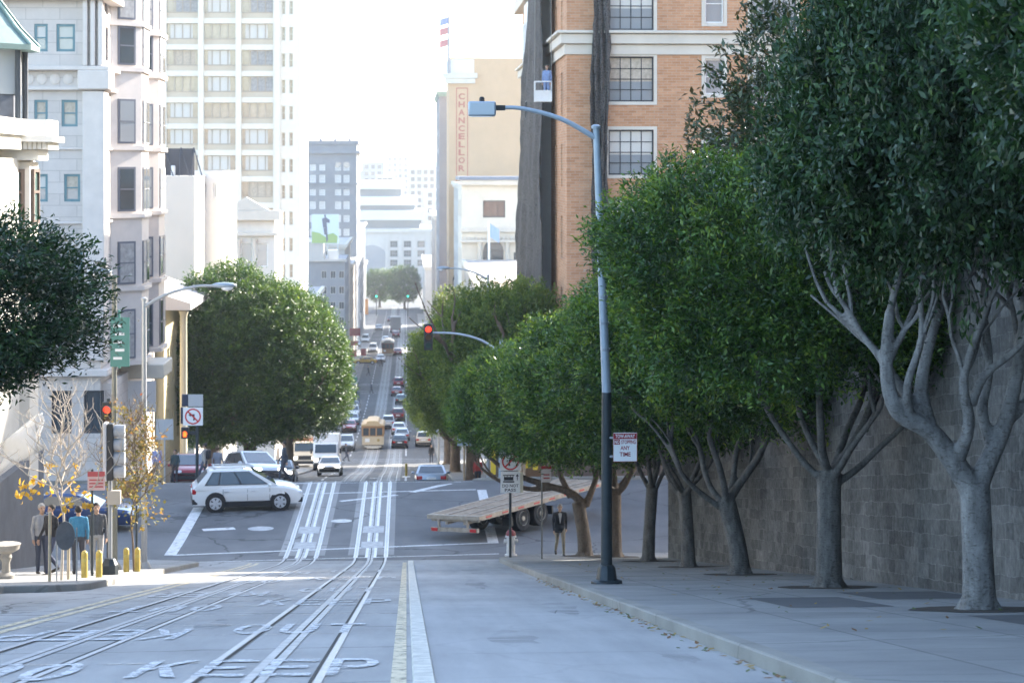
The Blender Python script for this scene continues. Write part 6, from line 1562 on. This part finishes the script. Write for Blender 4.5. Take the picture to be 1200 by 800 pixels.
sg2 = thing('parking_sign', 'thin sign post with small red and white plate beside the walking man', 'sign', (xat(635,67), 67, rz(67)+CURB)); s = 67/2400; Z2 = lambda py: (657-py)*s
post(sg2, Z2(545), .028, M('dull_post', (.16,.15,.13), .7))
plate(sg2, -.02, 11*s, Z2(567), Z2(548), -.045, M('faded_sign', (.55,.5,.48), .5)); m = MB(); m.box(-.02, 11*s, -.05, -.0465, Z2(551.5), Z2(548)); m.box(.05, 9*s, -.05, -.0465, Z2(559), Z2(557.5)); m.box(.05, 9*s, -.05, -.0465, Z2(563), Z2(561.5)); m.build('red_band', sign_red, sg2)
# hydrant
hy = thing('fire_hydrant', 'white fire hydrant with faded red cap at the right corner', 'hydrant', (xat(598,70.3)+.02, 70.3, rz(70.3)+CURB))
m = MB(); m.lathe([(.21,0),(.21,.05),(.15,.07),(.145,.62),(.19,.64),(.19,.69),(.16,.71)], 16); 
for a in ((-.24,-.14),(.14,.24)): m.lathe([(.06,a[0]),(.075,a[0]+.02),(.075,a[1]-.02),(.06,a[1])], 12, 0, (0,0,.5), 'x')
m.lathe([(.085,-.25),(.095,-.22),(.08,-.13)], 12, 0, (0,0,.45), 'y'); m.build('barrel', M('hydrant_white', (.62,.6,.58), .5, var=.12, vs=8), hy, smooth=True)
m = MB(); m.lathe([(.17,.705),(.165,.78),(.12,.86),(.05,.9),(.045,.96),(.02,.97)], 16); m.build('cap', M('hydrant_red', (.28,.06,.07), .6, var=.2, vs=9), hy, smooth=True)

# traffic signals
def signal_head(t, x, z, lit, y=-.0, sc_=1., side=False, lens=3):
    hh = .36*sc_; m = MB(); m.box(x-.2*sc_, x+.2*sc_, y-.12, y+.12, z-hh*1.5-.06, z+hh*1.5+.06); hd_ = m.build('signal_housing', M('signal_black', (.02,.022,.022), .5), t, bevel=.03)
    for i in range(3):
        zc = z+hh*(1-i); on = lit == i
        m = MB(); m.lathe([(.135*sc_,-.03),(.13*sc_,-.0)], 18, 0, (x, y-.12, zc), 'y'); m.build('lens', (lit_red, M('dim_amber', (.12,.05,.01), .3), lit_green if on else M('dim_green', (.01,.06,.045), .3))[i] if (on or i) else M('dim_red', (.1,.01,.01), .3), hd_)
        m = MB(); n = 12; v0 = []; v1 = []
        for k in range(n+1): a = radians(-20+220*k/n); v0.append((x+.15*sc_*cos(a), y-.12, zc+.15*sc_*sin(a))); v1.append((x+.15*sc_*cos(a), y-.34, zc+.15*sc_*sin(a)))
        m.add(v0+v1, [(k,k+1,n+2+k,n+1+k) for k in range(n)]); o = m.build('visor', M('signal_black', (.02,.022,.022), .5), hd_); o.modifiers.new('t','SOLIDIFY').thickness = .01
GT = 'traffic signals'
Y = 92.8
ts = thing('traffic_signal', 'red traffic light hanging on a long curved mast arm over the right lane', 'traffic light', (4.3, Y, rz(Y)+CURB), 0, GT)
m = MB(); m.tube([(0,0,0),(0,0,6.2)], [.13,.09], 12); m.build('pole', lamp_grey, ts, smooth=True)
m = MB(); p_, r_ = smooth_path([(0,0,5.6),(-.9,0,6.2),(-2.0,0,6.5),(-3.15,0,6.55)], [.06,.055,.05,.045]); m.tube(p_, r_, 10); m.build('arm', metal_grey, ts, smooth=True)
xs_ = xat(502,Y)-4.3; signal_head(ts, xs_, (200-394.5)*Y/2400 - (rz(Y)+CURB), 0, -.05)
Y = 50.5
ts = thing('traffic_signal', 'traffic signal seen edge on with visors to the right, on the left corner', 'traffic light', (xat(129,Y), Y, rz(Y)+CURB), 0, GT)
post(ts, 3.55, .055, M('pole_mid_grey', (.3,.31,.32), .5, .3)); m = MB(); m.lathe([(.2,0),(.2,.25),(.12,.4)], 8); m.build('base', dark_metal, ts)
m = MB(); m.box(-.15,-.06,-.19,.19,2.3,3.72); m.build('signal_back', M('signal_pale_back', (.5,.5,.5), .5), ts, bevel=.02); m = MB(); m.box(-.058,.1,-.18,.18,2.32,3.70); hd_ = m.build('signal_housing', M('signal_black', (.02,.022,.022), .5), ts, bevel=.02)
for i in range(4): m = MB(); m.lathe([(.155,0),(.155,.26)], 16, 0, (.1,0,2.52+.33*i), 'x'); m.build('visor', M('signal_visor_grey', (.35,.36,.37), .5), hd_)
m = MB(); m.box(-.06,.26,-.1,.1,1.72,2.06); m.build('control_box', M('box_beige', (.4,.36,.3), .6), ts, bevel=.02)
Y = 60
ts = thing('traffic_signal', 'small red traffic light above the edge on signal, left corner', 'traffic light', (xat(127,Y), Y, rz(Y)+CURB), 0, GT); post(ts, 4.9, .05, dark_metal); signal_head(ts, .0, 4.62-.3, 0, -.1, .8)
# no left turn and pedestrian signal on the far left corner
Y = 94.5; s = Y/2400
ts = thing('pedestrian_signal', 'pole with no left turn sign and lit orange hand signal before the red suv', 'traffic light', (xat(231,Y), Y, rz(Y)+CURB)); H0 = 200-(rz(Y)+CURB)/s
Zq = lambda py: (H0-py)*s
post(ts, Zq(462), .075, dark_metal)
plate(ts, -16*s, 7*s, Zq(496), Zq(475), -.12); ban(ts, -4.5*s, Zq(485.5), 9.3*s, -.127)
m = MB(); m.box(-17.5*s, -10.5*s, -.1, .12, Zq(474), Zq(460)); m.box(-19*s,-16.2*s,-.1,.1,Zq(494),Zq(475)); m.build('signal_housing', M('signal_blue_black', (.02,.03,.06), .5), ts, bevel=.02); plate(ts, -10*s, 7*s, Zq(474), Zq(460), -.08, sign_back, 'blank_plate')
m = MB(); m.box(-18*s, -9*s, -.22, .05, Zq(511), Zq(498)); pd = m.build('hand_housing', M('signal_black', (.02,.022,.022), .5), ts, bevel=.02); m = MB(); m.box(-9*s,-.05,-.04,.04,Zq(507),Zq(503)); m.build('bracket', dark_metal, ts)
m = MB(); hx_, hz_ = -13.7*s, Zq(505.5)                                       # raised hand: palm, four fingers, thumb
m.box(hx_-.07,hx_+.07,-.232,-.222,hz_-.13,hz_+.02)
for i in range(4): m.box(hx_-.07+.037*i,hx_-.07+.037*i+.029,-.232,-.222,hz_+.02,hz_+.13-.02*abs(i-1.5))
m.prism([(hx_+.07,hz_-.08),(hx_+.11,hz_+.03),(hx_+.085,hz_+.04),(hx_+.07,hz_-.02)],'y',-.232,-.222); m.build('hand_symbol', lit_orange, pd)
Y = 96.5; s = Y/2400; t = thing('road_sign', 'back of a bare aluminium road sign near the yellow house stairs', 'sign', (xat(193,Y), Y, rz(Y)+CURB)); post(t, 2.9, .035); plate(t, -10*s, 10*s, (0)+1.95, 2.92, -.03, sign_back)
GN2 = 'far green lights'
for i, px in enumerate((441, 478)):
    Y = 590; t = thing('traffic_signal', ['tiny green light left of the far road end','tiny green light right of the far road end'][i], 'traffic light', (xat(px,Y), Y, rz(Y)+CURB), 0, GN2); post(t, 6.6, .12, dark_metal); signal_head(t, 0, 6.3, 2, -.1, 2.0)

# left corner bits
GB = 'yellow bollards on the left corner'
for lab, px, y in (('yellow bollard nearest the dark shield sign',99,47.6),('yellow bollard beside the edge on signal pole',116,47.9),('yellow bollard below the autumn sapling',148,53.5),('yellow bollard right of the autumn sapling by the lamp post',161,53.7)):
    t = thing('bollard', lab, 'bollard', (xat(px,y), y, rz(y)+CURB), 0, GB); m = MB(); m.lathe([(.075,0),(.075,.55),(.072,.58),(.04,.62),(.01,.63)], 12); m.build('post', yellow_paint, t, smooth=True)
    m = MB(); m.lathe([(.077,.38),(.077,.46)], 12); m.build('reflective_band', M('bollard_band', (.45,.36,.1), .5), t)
Y = 44.9; t = thing('shield_sign', 'dark grey shield shaped sign on two thin legs before the bare sapling', 'sign', (xat(76.5,Y), Y, rz(Y)+CURB))
m = MB(); n = 20; m.prism([(.21*cos(2*pi*k/n)*(1 if sin(2*pi*k/n) < .2 else .98), .98+.33*sin(2*pi*k/n)*(.95)) for k in range(n)], 'y', -.02, .02); m.build('panel', M('shield_grey', (.10,.10,.105), .6, var=.2, vs=8), t)
m = MB(); m.tube([(-.19,.03,-.05),(-.19,.03,.95)], .018, 6); m.tube([(.24,.03,-.05),(.24,.03,1.15)], .018, 6); m.tube([(-.19,.03,.9),(.24,.03,.9)], .012, 6); m.build('leg', M('dull_leg_metal', (.35,.35,.34), .6, .4), t)
Y = 49.5; t = thing('parking_sign', 'faded red and white parking sign beside the bare sapling branches', 'sign', (xat(108,Y), Y, rz(Y)+CURB)); post(t, 2.55, .03, dark_metal); s = Y/2400; plate(t, -5*s, 15*s, 2.05, 2.5, -.04, M('faded_pink_sign', (.55,.36,.33), .5))
m = MB(); m.box(-5*s, 15*s, -.045, -.041, 2.38, 2.5); 
for z in (2.12, 2.2, 2.28): m.box(-3*s, 13*s, -.045, -.041, z, z+.035)
m.build('red_band', M('faded_red', (.4,.07,.07), .5), t)
Y = 55.5; t = thing('street_sign', 'brown sign among the leaves of the autumn sapling', 'sign', (xat(160,Y), Y, rz(Y)+CURB)); post(t, 2.5, .03, dark_metal); plate(t, -.42, .0, 1.95, 2.42, -.04, M('brown_sign', (.16,.1,.06), .6))
Y = 47.2; t = thing('stone_urn', 'pale stone urn on a pedestal at the left edge', 'urn', (xat(7,Y), Y, rz(Y)+CURB)); m = MB(); m.lathe([(.2,0),(.2,.1),(.1,.16),(.09,.38),(.14,.5),(.11,.58),(.2,.62),(.3,.68),(.32,.76),(.34,.8),(.3,.81)], 16); m.build('body', M('urn_stone', (.27,.25,.22), .85, var=.15, vs=9), t, smooth=True)
Y = 55; t = thing('flag_staff', 'two slanted staffs with white flags on the cream corner building', 'flag', (-11.05, Y, (200-530)*Y/2400))
for k, (dy, L_) in enumerate(((-1.2,2.0),(.6,1.7))):
    m = MB(); m.tube([(0,dy,0),(L_*.75,dy,L_*.62)], .025, 6); m.build('pole', white_paint, t)
    m = MB(); vs = []
    for i in range(6):
        for j in range(6): u = i/5; v = j/5; vs.append((L_*.75*(1-.62*u)+.06*sin(v*7+i), dy-.05+.09*sin(u*6+v*5), L_*.62*(1-.62*u)-v*(.95-.25*u)))
    m.add(vs, [(i*6+j,i*6+j+1,(i+1)*6+j+1,(i+1)*6+j) for i in range(5) for j in range(5)]); o = m.build('flag', M('flag_white', (.7,.69,.67), .8) , t, smooth=True, angle=180); o.modifiers.new('t','SOLIDIFY').thickness = .008
# stop sign plates on the trees of the far right row
Y = 122; s = Y/2400; t = thing('stop_sign_board', 'pale blue cable car stop board before the right street trees', 'sign', (xat(544,Y), Y, rz(Y)+CURB)); post(t, 3.7, .06, wood_pale); plate(t, -.42, .42, 2.45, 3.7, -.1, M('stop_board_blue', (.42,.52,.6), .5)); m = MB(); m.box(-.2,.2,-.106,-.1005,3.15,3.45); m.box(-.24,.24,-.106,-.1005,3.0,3.08); m.box(-.3,.3,-.106,-.1005,2.65,2.72); m.build('pictogram', M('dark_blue_sign', (.05,.08,.16), .5), t)
Y = 178; t = thing('stop_sign_board', 'small pale stop board by the twin trunked tree', 'sign', (xat(514,Y), Y, rz(Y)+CURB)); post(t, 4.2, .09, M('pale_post', (.5,.48,.44), .6)); plate(t, -.4, .4, 3.2, 4.3, -.1, M('stop_board_blue', (.42,.52,.6), .5))
Y = 150; t = thing('lane_marker', 'slim yellow lane marker post with white foot in the roadway', 'marker post', (xat(476,Y), Y, rz(Y))); m = MB(); m.tube([(0,0,.06),(0,0,1.0)], .09, 8); m.build('post', yellow_paint, t); m = MB(); m.lathe([(.3,0),(.3,.05),(.1,.09)], 12); m.build('foot', white_paint, t)
GY2 = 'yellow shop banners'
for lab, px, y0, y1 in (('yellow banner left of the pair behind the flatbed',619,535,549),('yellow banner right of the pair behind the flatbed',627.5,537,551),('yellow striped hoarding at the right sidewalk shops',578,522,556)):
    Y = 96.2; s = Y/2400; t = thing('shop_banner', lab, 'banner', (xat(px,Y), Y, (200-y1)*s), 0, GY2); m = MB(); w_ = .12 if px > 600 else .12; m.box(-w_, w_, -.03, .03, 0, (y1-y0)*s); m.build('panel', M('banner_yellow', (.6,.42,.03), .6, var=.1), t, bevel=.01); m = MB(); m.box(-w_-.03, w_+.03, -.04, .04, (y1-y0)*s, (y1-y0)*s+.05); m.tube([(0,.0,(y1-y0)*s),(0,.5,(y1-y0)*s+.02)], .02, 6); m.build('bracket', dark_metal, t)
GBs = 'red shop signs down the left side of the street'
for lab, px, y0, y1, Y, c, w_ in (('wide red shop sign, topmost on the left row',413,384,393,395,'r',1.5),('small red shop sign under the wide one',415,399,404,380,'r',.7),('red lantern like sign above the taxi',426,408,416,398,'r',.5),('red hanging sign left of the lantern like one',414,410,417,372,'r',.6),('pale blue shop sign on the left row',409,425,432,330,'b',.8),('green shop awning low on the left row',411,441,446,318,'g',1.),('white shop sign high on the left row',419,366,374,470,'w',.8),('orange shop sign near the far left tree',427,350,368,545,'o',1.0),('dark blue hoarding by the crossing on the left',412,458,482,300,'n',1.2)):
    s = Y/2400; t = thing('shop_sign', lab, 'sign', (xat(px,Y), Y, (200-y1)*s), 0, GBs); m = MB(); m.box(-w_, w_, -.1, .1, 0, (y1-y0)*s)
    m.build('panel', M('shop_sign_'+c, dict(r=(.42,.05,.06),b=(.3,.42,.55),g=(.05,.22,.14),w=(.7,.68,.65),o=(.55,.25,.08),n=(.06,.1,.22))[c], .6, var=.1), t); m = MB(); m.tube([(-w_-1.6,0,(y1-y0)*s*.8),(-w_,0,(y1-y0)*s*.8)], .06, 6); m.build('bracket', dark_metal, t)

for p in list(_protos.values()):                        # the patterns the copies were made from
    def rm(o):
        for c in list(o.children): rm(c)
        bpy.data.objects.remove(o)
    rm(p)

# ================================================================== AIR, LIGHT, CAMERA
hz_ = MB(); hz_.box(-640, 640, -58, 2460, -62, 60)
hm_ = bpy.data.materials.new('haze_air'); hm_.use_nodes = True; nt = hm_.node_tree; nt.nodes.clear()
vo = nt.nodes.new('ShaderNodeVolumePrincipled'); vo.inputs['Color'].default_value = (.93,.96,1,1); vo.inputs['Density'].default_value = HAZE; vo.inputs['Anisotropy'].default_value = .35
out = nt.nodes.new('ShaderNodeOutputMaterial'); nt.links.new(vo.outputs[0], out.inputs['Volume'])
tag(hz_.build('haze', hm_), kind='stuff')

wld = bpy.data.worlds.new('World'); sc.world = wld; wld.use_nodes = True; nt = wld.node_tree
bg = nt.nodes['Background']; sky = nt.nodes.new('ShaderNodeTexSky'); sky.sky_type = 'NISHITA'; sky.sun_disc = False
d_sun = Vector((cos(SUN_EL)*sin(SUN_AZ), cos(SUN_EL)*cos(SUN_AZ), sin(SUN_EL)))     # azimuth measured from +y towards +x
sky.sun_elevation = SUN_EL; sky.sun_rotation = SUN_AZ; sky.dust_density = 1.0; sky.air_density = 1.0; sky.ozone_density = 1.0; sky.altitude = 50
nt.links.new(sky.outputs[0], bg.inputs['Color']); bg.inputs['Strength'].default_value = SKY
ld = bpy.data.lights.new('sun', 'SUN'); ld.energy = SUN_E; ld.angle = radians(.53); ld.color = (1,.93,.83)
so = link('sun', ld); so.rotation_euler = d_sun.to_track_quat('Z', 'Y').to_euler()

cam = bpy.data.cameras.new('camera'); cam.lens = 72; cam.sensor_width = 36; cam.clip_end = 6000; cam.clip_start = .1
cam.shift_y = -200/1200
cam.dof.use_dof = True; cam.dof.focus_distance = 32; cam.dof.aperture_fstop = 3.2
co = link('camera', cam, None, (0,0,0)); co.rotation_euler = (pi/2, 0, -PSI); sc.camera = co
sc.render.engine = 'CYCLES'; cy = sc.cycles
cy.use_denoising = True; cy.use_adaptive_sampling = True; cy.adaptive_threshold = .015
cy.max_bounces = 6; cy.diffuse_bounces = 3; cy.glossy_bounces = 3; cy.transmission_bounces = 3; cy.transparent_max_bounces = 6; cy.volume_bounces = 1
cy.sample_clamp_indirect = 6
sc.view_settings.view_transform = 'Standard'; sc.view_settings.look = 'None'; sc.view_settings.exposure = EXPO; sc.view_settings.gamma = 1
